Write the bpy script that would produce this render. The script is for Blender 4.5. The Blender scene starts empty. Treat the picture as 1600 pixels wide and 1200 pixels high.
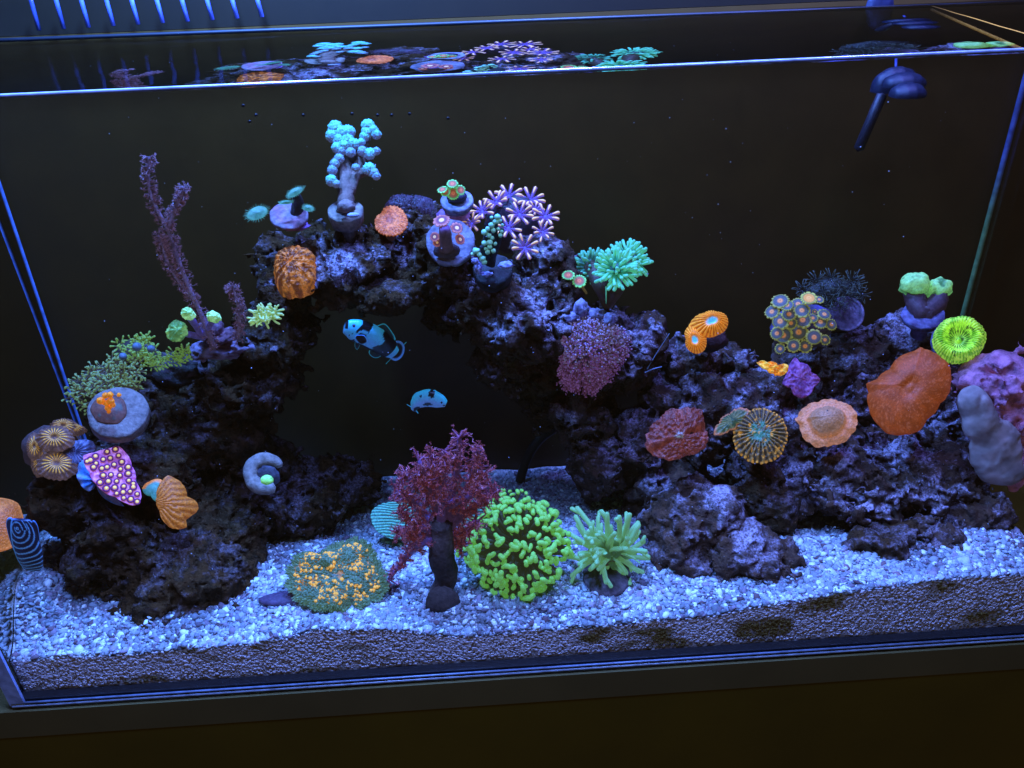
import bpy, bmesh, math, random
import numpy as np
from mathutils import Matrix, Vector
random.seed(7); rng = np.random.default_rng(7)
S = bpy.context.scene
COL = S.collection
nrm = lambda v: np.asarray(v, float) / np.linalg.norm(v)
UP = np.array([0., 0., 1.])

# ------------------------------------------------------------------ camera
CAM = np.array([0.37942642, -0.45274201, 0.51733879])
YAW, PITCH, ROLL, F = 0.03398764, 0.51534968, -0.03958628, 1250.0
_f = np.array([math.sin(YAW) * math.cos(PITCH), math.cos(YAW) * math.cos(PITCH), -math.sin(PITCH)])
_r = nrm(np.cross(_f, UP)); _u = np.cross(_r, _f)
CR = math.cos(ROLL) * _r + math.sin(ROLL) * _u
CU = -math.sin(ROLL) * _r + math.cos(ROLL) * _u
CF = _f
cd = bpy.data.cameras.new('camera'); cam = bpy.data.objects.new('camera', cd); COL.objects.link(cam)
cam.matrix_world = Matrix(((CR[0], CU[0], -CF[0], CAM[0]), (CR[1], CU[1], -CF[1], CAM[1]), (CR[2], CU[2], -CF[2], CAM[2]), (0, 0, 0, 1)))
cd.sensor_width = 36; cd.lens = 36 * F / 1600; cd.clip_start = 0.01; cd.clip_end = 50
S.camera = cam

# ------------------------------------------------------------------ world, lamps, exposure
w = bpy.data.worlds.new('World'); S.world = w; w.use_nodes = True
w.node_tree.nodes['Background'].inputs[0].default_value = (0.048, 0.037, 0.021, 1)
w.node_tree.nodes['Background'].inputs[1].default_value = 1.0
S.view_settings.view_transform = 'Standard'; S.view_settings.look = 'None'; S.view_settings.exposure = 0.0
LAMP_RGB = (0.15, 0.29, 1.0)
def lamp(x, y, z, size, power, tx, ty, rgb=LAMP_RGB):
    l = bpy.data.lights.new('reef_and_fill_lamp', 'AREA'); l.shape = 'SQUARE'; l.size = size; l.energy = power; l.color = rgb
    o = bpy.data.objects.new('reef_and_fill_lamp', l); COL.objects.link(o); o.location = (x, y, z)
    o.rotation_euler = (Vector((tx, ty, 0)) - Vector((x, y, z))).to_track_quat('-Z', 'Y').to_euler()
lamp(0.20, 0.16, 0.80, 0.06, 46.0, 0.18, 0.11, (.09, .27, 1.0))
lamp(0.48, 0.26, 0.80, 0.06, 30.0, 0.47, 0.13, (.12, .25, 1.0))
lamp(0.76, 0.16, 0.80, 0.06, 12.0, 0.73, 0.11, (.16, .19, 1.0))
lamp(0.20, -0.10, 0.78, 0.08, 6.5, 0.20, 0.06)  # front pair: weak fill lamps added to brighten sand face and coral fronts
lamp(0.60, -0.10, 0.78, 0.08, 5.0, 0.60, 0.06)
S.cycles.max_bounces = 10; S.cycles.transparent_max_bounces = 24; S.cycles.transmission_bounces = 6
S.cycles.caustics_reflective = False; S.cycles.caustics_refractive = False; S.cycles.sample_clamp_indirect = 2.0

# ------------------------------------------------------------------ where a line of sight meets a depth, a height or a plane
def ray(px, py): return CF + (px - 800) / F * CR - (py - 600) / F * CU
def YM(Y): q = min(1., max(0., (Y-.04)/.16)); return Y*(1+.34*q*q*(3-2*q))
def at(px, py, Y): d = ray(px, py); Y = YM(Y); return CAM + d * (Y - CAM[1]) / d[1]
def atz(px, py, Z): d = ray(px, py); return CAM + d * (Z - CAM[2]) / d[2]
def onplane(px, py, P, n): d = ray(px, py); return CAM + d * ((P - CAM) @ n) / (d @ n)
def psz(P): return ((np.asarray(P) - CAM) @ CF) / F
def facing(P, up=0.3, side=0.0): return nrm(nrm(CAM - P) + up * UP + side * np.array([1., 0, 0]))
def frame(n):
    n = nrm(n); a = np.array([1., 0, 0]) if abs(n[0]) < .9 else UP
    v = nrm(np.cross(n, a)); u = np.cross(v, n); return u, v, n
def lin(r, g, b):
    f = lambda c: (c / 255 / 12.92) if c <= 10 else ((c / 255 + .055) / 1.055) ** 2.4
    return np.array([f(r), f(g), f(b)])

# ------------------------------------------------------------------ vectorised noise
def _h(i, j, k, s):
    n = (i * 374761393 + j * 668265263 + k * 2147483647 + s * 1274126177) & 0xffffffff
    n = ((n ^ (n >> 13)) * 1274126177) & 0xffffffff
    return ((n ^ (n >> 16)) & 0xffff) / 65535.0
def vnoise(p, s=0):
    p = np.asarray(p, float); f = np.floor(p).astype(np.int64); t = p - f; t = t * t * (3 - 2 * t)
    o = 0
    for a in (0, 1):
        for b in (0, 1):
            for c in (0, 1):
                wgt = (t[..., 0] if a else 1 - t[..., 0]) * (t[..., 1] if b else 1 - t[..., 1]) * (t[..., 2] if c else 1 - t[..., 2])
                o = o + wgt * _h(f[..., 0] + a, f[..., 1] + b, f[..., 2] + c, s)
    return o * 2 - 1
def fbm(p, s=0, oct=4, g=.5):
    o = 0; a = 1
    for i in range(oct): o = o + a * vnoise(np.asarray(p) * 2 ** i + i * 7.3, s + i); a *= g
    return o

# ------------------------------------------------------------------ mesh collecting
class M:
    def __init__(s): s.v = []; s.f = []; s.c = []; s.mi = []; s.n = 0
    def add(s, v, f, c, mi=0):
        v = np.asarray(v, float); c = np.asarray(c, float)
        if c.ndim == 1: c = np.tile(c, (len(v), 1))
        s.v.append(v); s.c.append(c)
        s.f.append((np.asarray(f) + s.n) if not isinstance(f, list) else [tuple(i + s.n for i in q) for q in f]); s.mi.append(mi)
        s.n += len(v); return s
    def mesh(s, name, mats, off=(0, 0, 0), smooth=True):
        V = np.concatenate(s.v) - np.asarray(off); me = bpy.data.meshes.new(name)
        lens = []; idx = []; mi = []
        for f, m in zip(s.f, s.mi):
            if isinstance(f, list):
                lens += [len(q) for q in f]; idx.append(np.array([i for q in f for i in q], dtype=np.int64)); mi += [m] * len(f)
            else:
                lens += [f.shape[1]] * len(f); idx.append(f.ravel()); mi += [m] * len(f)
        idx = np.concatenate(idx); lens = np.array(lens)
        me.vertices.add(len(V)); me.vertices.foreach_set('co', V.ravel())
        me.loops.add(len(idx)); me.loops.foreach_set('vertex_index', idx.astype(np.int32))
        me.polygons.add(len(lens)); st = np.concatenate([[0], np.cumsum(lens)[:-1]])
        me.polygons.foreach_set('loop_start', st.astype(np.int32)); me.polygons.foreach_set('loop_total', lens.astype(np.int32))
        for m in (mats if isinstance(mats, (list, tuple)) else [mats]): me.materials.append(m)
        me.polygons.foreach_set('material_index', np.array(mi, dtype=np.int32))
        me.polygons.foreach_set('use_smooth', np.full(len(lens), smooth))
        ca = me.color_attributes.new('Col', 'FLOAT_COLOR', 'POINT')
        cc = np.concatenate(s.c); ca.data.foreach_set('color', np.hstack([cc, np.ones((len(cc), 1))]).astype(np.float32).ravel())
        me.update(calc_edges=True); me.validate(); return me

WM = {}
def thing(name, label, cat, P, group=None):
    o = bpy.data.objects.new(name, None); COL.objects.link(o); o.location = tuple(P); o.empty_display_size = .01
    o['label'] = label; o['category'] = cat
    if group: o['group'] = group
    WM[o.name] = Matrix.Translation(tuple(P)); return o
def part(name, m, mat, parent=None, smooth=True, stuff=False, label=None):
    off = (0, 0, 0)
    if parent is not None: off = WM[parent.name].translation
    me = m.mesh(name, mat, off, smooth); o = bpy.data.objects.new(name, me); COL.objects.link(o)
    if parent is not None: o.parent = parent
    WM[o.name] = Matrix.Translation(tuple(off))
    if stuff: o['kind'] = 'stuff'
    if label: o['label'] = label
    return o
def inst(name, me, mat4, parent, label=None):
    o = bpy.data.objects.new(name, me); COL.objects.link(o); o.parent = parent
    o.matrix_local = WM[parent.name].inverted() @ mat4; WM[o.name] = mat4
    if label: o['label'] = label
    return o
def mat4(P, n, s, spin=0.0, up=None):
    u, v, n = frame(n)
    if spin: u, v = math.cos(spin) * u + math.sin(spin) * v, -math.sin(spin) * u + math.cos(spin) * v
    sx, sy, sz = (s, s, s) if np.isscalar(s) else s
    return Matrix(((u[0]*sx, v[0]*sy, n[0]*sz, P[0]), (u[1]*sx, v[1]*sy, n[1]*sz, P[1]), (u[2]*sx, v[2]*sy, n[2]*sz, P[2]), (0, 0, 0, 1)))
def solo(name, m, mat, label, cat, group=None, smooth=True, kind=None):
    V = np.concatenate(m.v); P = np.array([V[:, 0].mean(), V[:, 1].mean(), V[:, 2].min()])
    me = m.mesh(name, mat, P, smooth); o = bpy.data.objects.new(name, me); COL.objects.link(o); o.location = tuple(P)
    WM[o.name] = Matrix.Translation(tuple(P))
    if kind: o['kind'] = kind
    if label: o['label'] = label
    if cat: o['category'] = cat
    if group: o['group'] = group
    return o

def ico(sub):
    bm = bmesh.new(); bmesh.ops.create_icosphere(bm, subdivisions=sub, radius=1)
    v = np.array([x.co for x in bm.verts]); f = np.array([[q.index for q in t.verts] for t in bm.faces]); bm.free(); return v, f
ICO = {i: ico(i) for i in (1, 2, 3, 4)}
def blob(m, P, r, sub=2, col=(1, 1, 1), noise=0.0, nf=3.0, seed=0, n=None, mi=0, colf=None):
    v, f = ICO[sub]; r = np.array([r, r, r]) if np.isscalar(r) else np.asarray(r, float)
    d = 1 + (noise * fbm(v * nf + seed * 3.1, seed, 3) if noise else 0)
    q = v * (d[:, None] if noise else 1) * r
    if n is not None:
        a, b, c = frame(n); q = q[:, :1] * a + q[:, 1:2] * b + q[:, 2:] * c
    m.add(q + P, f, colf(v, d) if colf else col, mi)
def tube(m, pts, rad, sides=8, col=(1, 1, 1), cap=True, mi=0, colf=None, noise=0, seed=0):
    pts = np.asarray(pts, float); k = len(pts); rad = np.full(k, rad) if np.isscalar(rad) else np.asarray(rad, float)
    t = np.gradient(pts, axis=0); t /= np.linalg.norm(t, axis=1)[:, None] + 1e-12
    u, _, _ = frame(t[0]); a = np.linspace(0, 2 * math.pi, sides, endpoint=False); V = []
    for i in range(k):
        u = nrm(u - t[i] * (u @ t[i])); v = np.cross(t[i], u)
        V.append(pts[i] + rad[i] * (np.cos(a)[:, None] * u + np.sin(a)[:, None] * v))
    V = np.concatenate(V)
    if noise:
        ax = np.repeat(pts, sides, axis=0); V = ax + (V - ax) * (1 + noise * fbm(V * 300, seed, 3))[:, None]
    i0 = np.arange(sides); i1 = (i0 + 1) % sides
    Fq = np.concatenate([np.stack([r * sides + i0, r * sides + i1, (r + 1) * sides + i1, (r + 1) * sides + i0], 1) for r in range(k - 1)])
    c = np.repeat(np.array([colf(i / (k - 1)) for i in range(k)]), sides, axis=0) if colf else np.tile(np.asarray(col, float), (len(V), 1))
    if cap:
        V = np.vstack([V, pts[0] - t[0] * rad[0] * .4, pts[-1] + t[-1] * rad[-1] * .7]); c = np.vstack([c, c[0], c[-1]])
        L = k * sides
        tri = np.concatenate([np.stack([i1, i0, np.full(sides, L), np.full(sides, L)], 1), np.stack([(k-1)*sides + i0, (k-1)*sides + i1, np.full(sides, L+1), np.full(sides, L+1)], 1)])
        m.add(V, [tuple(q) for q in Fq] + [tuple(q[:3]) for q in tri], c, mi)
    else: m.add(V, Fq, c, mi)
def spline(pts, k):
    pts = np.asarray(pts, float); n = len(pts); t = np.linspace(0, n - 1, k); P = np.vstack([2*pts[0]-pts[1], pts, 2*pts[-1]-pts[-2]]); o = []
    for x in t:
        i = min(int(x), n - 2); f = x - i; a, b, c, d = P[i:i+4]
        o.append(.5 * (2*b + (c-a)*f + (2*a-5*b+4*c-d)*f*f + (3*b-a-3*c+d)*f**3))
    return np.array(o)
def ell(cx, cy, rx, ry, rot=0, irr=.05, k=28, seed=1):
    a = np.linspace(0, 2*math.pi, k, endpoint=False); q = 1 + irr * vnoise(np.stack([np.cos(a)*2+seed*5, np.sin(a)*2, a*0], 1), seed)
    x, y = rx*q*np.cos(a), ry*q*np.sin(a); c, s = math.cos(rot), math.sin(rot)
    return [(cx + x[i]*c - y[i]*s, cy + x[i]*s + y[i]*c) for i in range(k)]
def disc(m, outline, ctr, Y, n=None, up=.3, side=0, rings=16, seg=120, h=None, col=(1, 1, 1), colf=None, thick=.003, P=None, mi=0, frill=0, under=None):
    """a plate whose rim follows outline; h(r,a) lifts it along n; returns centre and n"""
    P = at(*ctr, Y) if P is None else P
    if n is None: n = facing(P, up, side)
    u, v, n = frame(n)
    q = np.array([onplane(x, y, P, n) - P for x, y in outline]); uu, vv = q @ u, q @ v
    an = np.arctan2(vv, uu); ra = np.hypot(uu, vv); o = np.argsort(an); an, ra = an[o], ra[o]
    A = np.linspace(-math.pi, math.pi, seg, endpoint=False)
    R = np.interp(A, np.r_[an[-1]-2*math.pi, an, an[0]+2*math.pi], np.r_[ra[-1], ra, ra[0]])
    if frill: R = R * (1 + frill * fbm(np.stack([np.cos(A)*9, np.sin(A)*9, A*0], 1), 5, 2))
    r = np.linspace(0, 1, rings + 1)[1:]; RR, AA = np.meshgrid(r, A, indexing='ij')
    rad = RR * R[None, :]
    H = h(RR, AA) if h is not None else RR * 0
    V = P + (rad*np.cos(AA))[..., None]*u + (rad*np.sin(AA))[..., None]*v + H[..., None]*n
    h0 = float(np.mean(h(np.zeros((1, seg)), A[None, :]))) if h is not None else 0
    V = np.vstack([V.reshape(-1, 3), P + n*h0])
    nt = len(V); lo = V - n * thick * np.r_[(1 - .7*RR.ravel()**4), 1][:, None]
    i0 = np.arange(seg); i1 = (i0 + 1) % seg; Fs = []
    for k in range(rings - 1):
        Fs += [tuple(x) for x in np.stack([k*seg+i0, (k+1)*seg+i0, (k+1)*seg+i1, k*seg+i1], 1)]
        Fs += [tuple(x) for x in np.stack([k*seg+i0+nt, k*seg+i1+nt, (k+1)*seg+i1+nt, (k+1)*seg+i0+nt], 1)]
    c = nt - 1; k = rings - 1
    Fs += [(c, a, b) for a, b in zip(i0, i1)] + [(c+nt, b+nt, a+nt) for a, b in zip(i0, i1)]
    Fs += [tuple(x) for x in np.stack([k*seg+i0, k*seg+i0+nt, k*seg+i1+nt, k*seg+i1], 1)]
    if colf is not None:
        C = colf(np.r_[RR.ravel(), 0], np.r_[AA.ravel(), 0], V)
    else: C = np.tile(np.asarray(col, float), (nt, 1))
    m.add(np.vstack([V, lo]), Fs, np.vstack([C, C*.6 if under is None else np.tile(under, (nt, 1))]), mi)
    return P, n
mix = lambda a, b, t: np.asarray(a)*(1-np.asarray(t)[..., None]) + np.asarray(b)*np.asarray(t)[..., None]
sm = lambda x, a, b: np.clip((x-a)/(b-a), 0, 1)**2*(3-2*np.clip((x-a)/(b-a), 0, 1))

# ------------------------------------------------------------------ materials
def newmat(name):
    m = bpy.data.materials.new(name); m.use_nodes = True; return m, m.node_tree, m.node_tree.nodes['Principled BSDF']
def N(t, kind, **kw):
    n = t.nodes.new(kind)
    for k, v in kw.items():
        if k in n.inputs.keys(): n.inputs[k].default_value = v
        else: setattr(n, k, v)
    return n
def vmat(name, glow=0.0, rough=.6, var=.25, scale=300, bump=.3, bscale=500, bdist=.0006, spec=.3, sheen=0, trans=0):
    """colour from the mesh's own Col attribute, broken by noise; glow = constant added emission, on corals standing in for fluorescence"""
    m, t, b = newmat(name); L = t.links.new
    a = N(t, 'ShaderNodeVertexColor'); a.layer_name = 'Col'
    tc = N(t, 'ShaderNodeTexCoord'); nz = N(t, 'ShaderNodeTexNoise'); nz.inputs['Scale'].default_value = scale; nz.inputs['Detail'].default_value = 4; L(tc.outputs['Object'], nz.inputs['Vector'])
    mr = N(t, 'ShaderNodeMapRange'); mr.inputs[1].default_value = .3; mr.inputs[2].default_value = .7; mr.inputs[3].default_value = 1-var; mr.inputs[4].default_value = 1+var; L(nz.outputs[0], mr.inputs[0])
    mu = N(t, 'ShaderNodeVectorMath', operation='SCALE'); L(a.outputs[0], mu.inputs[0]); L(mr.outputs[0], mu.inputs['Scale'])
    L(mu.outputs[0], b.inputs['Base Color'])
    n2 = N(t, 'ShaderNodeTexNoise'); n2.inputs['Scale'].default_value = bscale; n2.inputs['Detail'].default_value = 5; L(tc.outputs['Object'], n2.inputs['Vector'])
    bp = N(t, 'ShaderNodeBump'); bp.inputs['Strength'].default_value = bump; bp.inputs['Distance'].default_value = bdist; L(n2.outputs[0], bp.inputs['Height']); L(bp.outputs[0], b.inputs['Normal'])
    b.inputs['Roughness'].default_value = rough; b.inputs['Specular IOR Level'].default_value = spec
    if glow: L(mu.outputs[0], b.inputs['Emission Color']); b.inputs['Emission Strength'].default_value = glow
    return m
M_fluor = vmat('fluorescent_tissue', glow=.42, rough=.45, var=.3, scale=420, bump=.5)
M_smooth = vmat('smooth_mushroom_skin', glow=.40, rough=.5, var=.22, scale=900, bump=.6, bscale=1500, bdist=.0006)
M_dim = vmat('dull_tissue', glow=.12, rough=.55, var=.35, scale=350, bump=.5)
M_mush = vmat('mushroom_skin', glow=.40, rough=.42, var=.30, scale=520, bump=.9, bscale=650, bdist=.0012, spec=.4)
M_plain = vmat('aquarium_ware', glow=0, rough=.5, var=.15, scale=200, bump=.15)
M_plug = vmat('ceramic_plug', glow=0, rough=.85, var=.4, scale=260, bump=.8, bscale=600, bdist=.0008)
M_fish = vmat('fish_skin', glow=.24, rough=.3, var=.12, scale=500, bump=.35, bscale=1400, bdist=.0003, spec=.5)  # emission added to brighten the pale fish patches

def rockmat():
    m, t, b = newmat('live_rock'); L = t.links.new
    tc = N(t, 'ShaderNodeTexCoord'); g = N(t, 'ShaderNodeNewGeometry')
    def nz(s, d=6, r=.6):
        n = N(t, 'ShaderNodeTexNoise'); n.inputs['Scale'].default_value = s; n.inputs['Detail'].default_value = d; n.inputs['Roughness'].default_value = r; L(g.outputs['Position'], n.inputs['Vector']); return n.outputs[0]
    def ramp(src, pts):
        r = N(t, 'ShaderNodeValToRGB'); L(src, r.inputs[0]); e = r.color_ramp.elements
        while len(e) < len(pts): e.new(.5)
        for x, (p, c) in zip(e, pts): x.position = p; x.color = (*c, 1)
        return r.outputs[0]
    base = ramp(nz(60), [(.3, (.018, .010, .003)), (.46, (.085, .040, .014)), (.58, (.036, .020, .008)), (.72, (.15, .085, .038))])
    # pale coralline and settled sand in patches
    pale = ramp(nz(34, 8, .68), [(.48, (0, 0, 0)), (.60, (1, 1, 1))])
    fine = ramp(nz(420, 4, .7), [(.42, (.15, .15, .15)), (.62, (1, 1, 1))])
    sx = N(t, 'ShaderNodeSeparateXYZ'); L(g.outputs['Normal'], sx.inputs[0])
    upm = N(t, 'ShaderNodeMapRange'); upm.inputs[1].default_value = .1; upm.inputs[2].default_value = .8; L(sx.outputs[2], upm.inputs[0])
    vc = N(t, 'ShaderNodeVertexColor'); vc.layer_name = 'Col'
    sc = N(t, 'ShaderNodeSeparateXYZ'); L(vc.outputs[0], sc.inputs[0])
    a1 = N(t, 'ShaderNodeMath', operation='MULTIPLY'); L(pale, a1.inputs[0]); L(fine, a1.inputs[1])
    a2 = N(t, 'ShaderNodeMath', operation='MULTIPLY'); L(a1.outputs[0], a2.inputs[0]); L(upm.outputs[0], a2.inputs[1])
    a3 = N(t, 'ShaderNodeMath', operation='MULTIPLY', use_clamp=True); L(a2.outputs[0], a3.inputs[0]); L(sc.outputs[0], a3.inputs[1])
    a4 = N(t, 'ShaderNodeMath', operation='MULTIPLY_ADD', use_clamp=True); L(sc.outputs[1], a4.inputs[0]); L(fine, a4.inputs[1]); L(a3.outputs[0], a4.inputs[2])
    mx = N(t, 'ShaderNodeMix', data_type='RGBA'); L(a4.outputs[0], mx.inputs[0])
    vt = N(t, 'ShaderNodeMix', data_type='RGBA', blend_type='ADD'); L(sc.outputs[2], vt.inputs[0]); L(base, vt.inputs[6]); vt.inputs[7].default_value = (.055, .032, .032, 1); L(vt.outputs[2], mx.inputs[6]); mx.inputs[7].default_value = (.66, .54, .66, 1)
    # bright specks
    vo = N(t, 'ShaderNodeTexVoronoi'); vo.inputs['Scale'].default_value = 170; L(g.outputs['Position'], vo.inputs['Vector'])
    sp = ramp(vo.outputs[0], [(.0, (1, 1, 1)), (.13, (0, 0, 0))])
    sn = ramp(nz(90, 2), [(.52, (0, 0, 0)), (.6, (1, 1, 1))])
    s1 = N(t, 'ShaderNodeMath', operation='MULTIPLY'); L(sp, s1.inputs[0]); L(sn, s1.inputs[1])
    m2 = N(t, 'ShaderNodeMix', data_type='RGBA'); L(s1.outputs[0], m2.inputs[0]); L(mx.outputs[2], m2.inputs[6]); m2.inputs[7].default_value = (.85, .85, .95, 1)
    L(m2.outputs[2], b.inputs['Base Color']); b.inputs['Roughness'].default_value = .9; b.inputs['Specular IOR Level'].default_value = .08
    b1 = N(t, 'ShaderNodeBump'); b1.inputs['Strength'].default_value = .9; b1.inputs['Distance'].default_value = .004
    vp = N(t, 'ShaderNodeTexVoronoi'); vp.inputs['Scale'].default_value = 260; L(g.outputs['Position'], vp.inputs['Vector']); pr = N(t, 'ShaderNodeMapRange'); pr.inputs[1].default_value = .12; pr.inputs[2].default_value = .42; L(vp.outputs[0], pr.inputs[0])
    hs = N(t, 'ShaderNodeMath', operation='MULTIPLY_ADD'); hs.inputs[1].default_value = .45; L(pr.outputs[0], hs.inputs[0]); L(nz(260, 8, .75), hs.inputs[2]); L(hs.outputs[0], b1.inputs['Height'])
    L(b1.outputs[0], b.inputs['Normal']); return m
M_rock = rockmat()
def gravelmat():
    m, t, b = newmat('pale_gravel'); L = t.links.new
    a = N(t, 'ShaderNodeVertexColor'); a.layer_name = 'Col'
    L(a.outputs[0], b.inputs['Base Color']); b.inputs['Roughness'].default_value = .8; b.inputs['Specular IOR Level'].default_value = .12
    tc = N(t, 'ShaderNodeTexCoord'); n2 = N(t, 'ShaderNodeTexNoise'); n2.inputs['Scale'].default_value = 900; L(tc.outputs['Object'], n2.inputs['Vector'])
    bp = N(t, 'ShaderNodeBump'); bp.inputs['Strength'].default_value = .35; bp.inputs['Distance'].default_value = .0006; L(n2.outputs[0], bp.inputs['Height']); L(bp.outputs[0], b.inputs['Normal']); return m
M_grav = gravelmat()
def glass(name, refl, tint=(1, 1, 1), rough=0.0, gcol=(1, 1, 1)):
    m = bpy.data.materials.new(name); m.use_nodes = True; t = m.node_tree; t.nodes.clear()
    o = N(t, 'ShaderNodeOutputMaterial'); a = N(t, 'ShaderNodeBsdfTransparent'); a.inputs[0].default_value = (*tint, 1)
    g = N(t, 'ShaderNodeBsdfGlossy'); g.inputs['Roughness'].default_value = rough; g.inputs[0].default_value = (*gcol, 1); x = N(t, 'ShaderNodeMixShader'); x.inputs[0].default_value = refl
    t.links.new(a.outputs[0], x.inputs[1]); t.links.new(g.outputs[0], x.inputs[2]); t.links.new(x.outputs[0], o.inputs[0]); return m
M_glass = glass('clear_glass', .02); M_side = glass('side_glass', .65, rough=.03); M_right = glass('right_glass', .06); M_clear = glass('outer_glass', .01)
def watermat():
    m = bpy.data.materials.new('water_top'); m.use_nodes = True; t = m.node_tree; t.nodes.clear(); L = t.links.new
    o = N(t, 'ShaderNodeOutputMaterial'); a = N(t, 'ShaderNodeBsdfTransparent'); r = N(t, 'ShaderNodeBsdfRefraction'); r.inputs['IOR'].default_value = 1.5; r.inputs['Roughness'].default_value = .0
    nz = N(t, 'ShaderNodeTexNoise'); nz.inputs['Scale'].default_value = 22; nz.inputs['Detail'].default_value = 2; g = N(t, 'ShaderNodeNewGeometry'); L(g.outputs['Position'], nz.inputs['Vector'])
    bp = N(t, 'ShaderNodeBump'); bp.inputs['Strength'].default_value = .35; bp.inputs['Distance'].default_value = .0016; L(nz.outputs[0], bp.inputs['Height']); L(bp.outputs[0], r.inputs['Normal'])
    x = N(t, 'ShaderNodeMixShader'); x.inputs[0].default_value = .78; L(a.outputs[0], x.inputs[1]); L(r.outputs[0], x.inputs[2])
    gl = N(t, 'ShaderNodeBsdfGlossy'); gl.inputs['Roughness'].default_value = .05; L(bp.outputs[0], gl.inputs['Normal']); y = N(t, 'ShaderNodeMixShader'); y.inputs[0].default_value = .03
    L(x.outputs[0], y.inputs[1]); L(gl.outputs[0], y.inputs[2]); L(y.outputs[0], o.inputs[0]); return m
M_water = watermat()

def box(m, a, b, col=(1, 1, 1), mi=0):
    x0, y0, z0 = a; x1, y1, z1 = b
    v = [(x0,y0,z0),(x1,y0,z0),(x1,y1,z0),(x0,y1,z0),(x0,y0,z1),(x1,y0,z1),(x1,y1,z1),(x0,y1,z1)]
    m.add(v, np.array([(0,3,2,1),(4,5,6,7),(0,1,5,4),(1,2,6,5),(2,3,7,6),(3,0,4,7)]), col, mi)
def prism(m, poly, z0, z1, col, mi=0):
    k = len(poly); v = [(x, y, z0) for x, y in poly] + [(x, y, z1) for x, y in poly]
    m.add(v, [tuple(range(k))[::-1], tuple(range(k, 2*k))] + [(i, (i+1) % k, (i+1) % k+k, i+k) for i in range(k)], col, mi)

# ================================================================== TANK
WL = 0.45
XL0, XR0, XL1, XR1, YBm = -0.003, 0.8195, -0.0597, 0.887, 0.222
YB = YM(YBm)
T = thing('aquarium', 'rimless glass reef tank with bright blue edges and a black back', 'aquarium', (.4, .1, 0))
m = M(); box(m, (XL0-.006, -.006, .004), (XR0+.006, -.0003, WL+.0005)); part('front_pane', m, M_glass, T, False)
m = M(); m.add([(XL0, 0, .004), (XL1, YB, .004), (XL1, YB, WL+.02), (XL0, 0, WL+.003), (XL0-.006, 0, .004), (XL1-.006, YB, .004), (XL1-.006, YB, WL+.02), (XL0-.006, 0, WL+.003)],
      np.array([(0,1,2,3)]), (1,1,1)); m.add([(0,0,-9)]*3, [(0,1,2)], (1,1,1)) if 0 else None; V_ = m.v[0]; m.add(V_, np.array([(4,7,6,5),(3,2,6,7),(0,4,5,1)]), (1,1,1), 1); part('side_pane', m, [M_side, M_clear], T, False)
m = M(); m.add([(XR0, 0, .004), (XR1, YB, .004), (XR1, YB, WL+.02), (XR0, 0, WL+.003), (XR0+.006, 0, .004), (XR1+.006, YB, .004), (XR1+.006, YB, WL+.02), (XR0+.006, 0, WL+.003)],
      np.array([(0,3,2,1)]), (1,1,1)); V_ = m.v[0]; m.add(V_, np.array([(4,5,6,7),(3,7,6,2),(0,1,5,4)]), (1,1,1), 1); part('side_pane', m, [M_right, M_clear], T, False)
M_back = vmat('black_back_panel', glow=0, rough=.5, var=.12, scale=25, bump=0, spec=.25)
m = M(); box(m, (-.40, YB, -.05), (1.25, YB+.006, WL+.004), (.062, .030, .005)); part('back_pane', m, M_back, T, False)
m = M(); box(m, (-.40, YB+.0005, WL+.0045), (1.25, YB+.008, .66), (.010, .006, .002)); part('back_panel', m, M_back, T, False)  # wall above water coloured darker to hold down the direct lamp light
m = M(); box(m, (XL0-.006, -.006, -.004), (XR0+.006, .04, .004), (.02, .018, .02)); part('base_pane', m, M_plain, T, False)
EDGE = (.16, .26, .62)
M_edge = vmat('polished_glass_edge', glow=.0, rough=.25, var=.35, scale=120, bump=.1, spec=.6)
m = M()
for yy, zz, r, c in ((-.0082, -.0010, .0011, (.30, .36, .45)), (-.0078, .0022, .0009, (.16, .20, .30))):
    tube(m, [(XL0-.006+x*(XR1-XL0+.03)/30, yy, zz) for x in range(31)], r, 8, c)
part('bottom_edge', m, M_edge, T)  # light carried in the glass edges is put into these pale blue colours
m = M(); tube(m, spline([(-.16, -.004, WL+.0018), (.3, -.004, WL+.0018), (XR0+.1, -.004, WL+.0018)], 30), .0011, 8, (.15, .15, .22)); part('top_edge', m, M_edge, T)
m = M(); box(m, (XL0-.0075, -.0085, .0), (XL0+.004, -.0062, WL), (.34, .45, .75)); part('corner_edge', m, M_edge, T, False)
for a, b, wd, c in (((0, 290), (125, 662), .0034, (.16, .28, .62)),):
    m = M(); p0 = at(*a, YBm-.004); p1 = at(*b, YBm-.004); d = (p1-p0); tube(m, [p0 - d*.38 + d*t for t in np.linspace(0, 1.75, 40)], wd/2, 6, c); part('silicone_seam', m, M_edge, T)
m = M(); p0 = at(1600, 130, YBm-.004); p1 = at(1505, 490, YBm-.004); d = p1-p0
tube(m, [p0 - d*.12 + d*t for t in np.linspace(0, 1.2, 40)], .0028, 6, colf=lambda t: mix((.08, .10, .22), (.14, .24, .08), np.array(sm(np.array(t), .3, .6)))); part('silicone_seam', m, M_edge, T)  # lower green is a coral's reflection put into the seam colour

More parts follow.
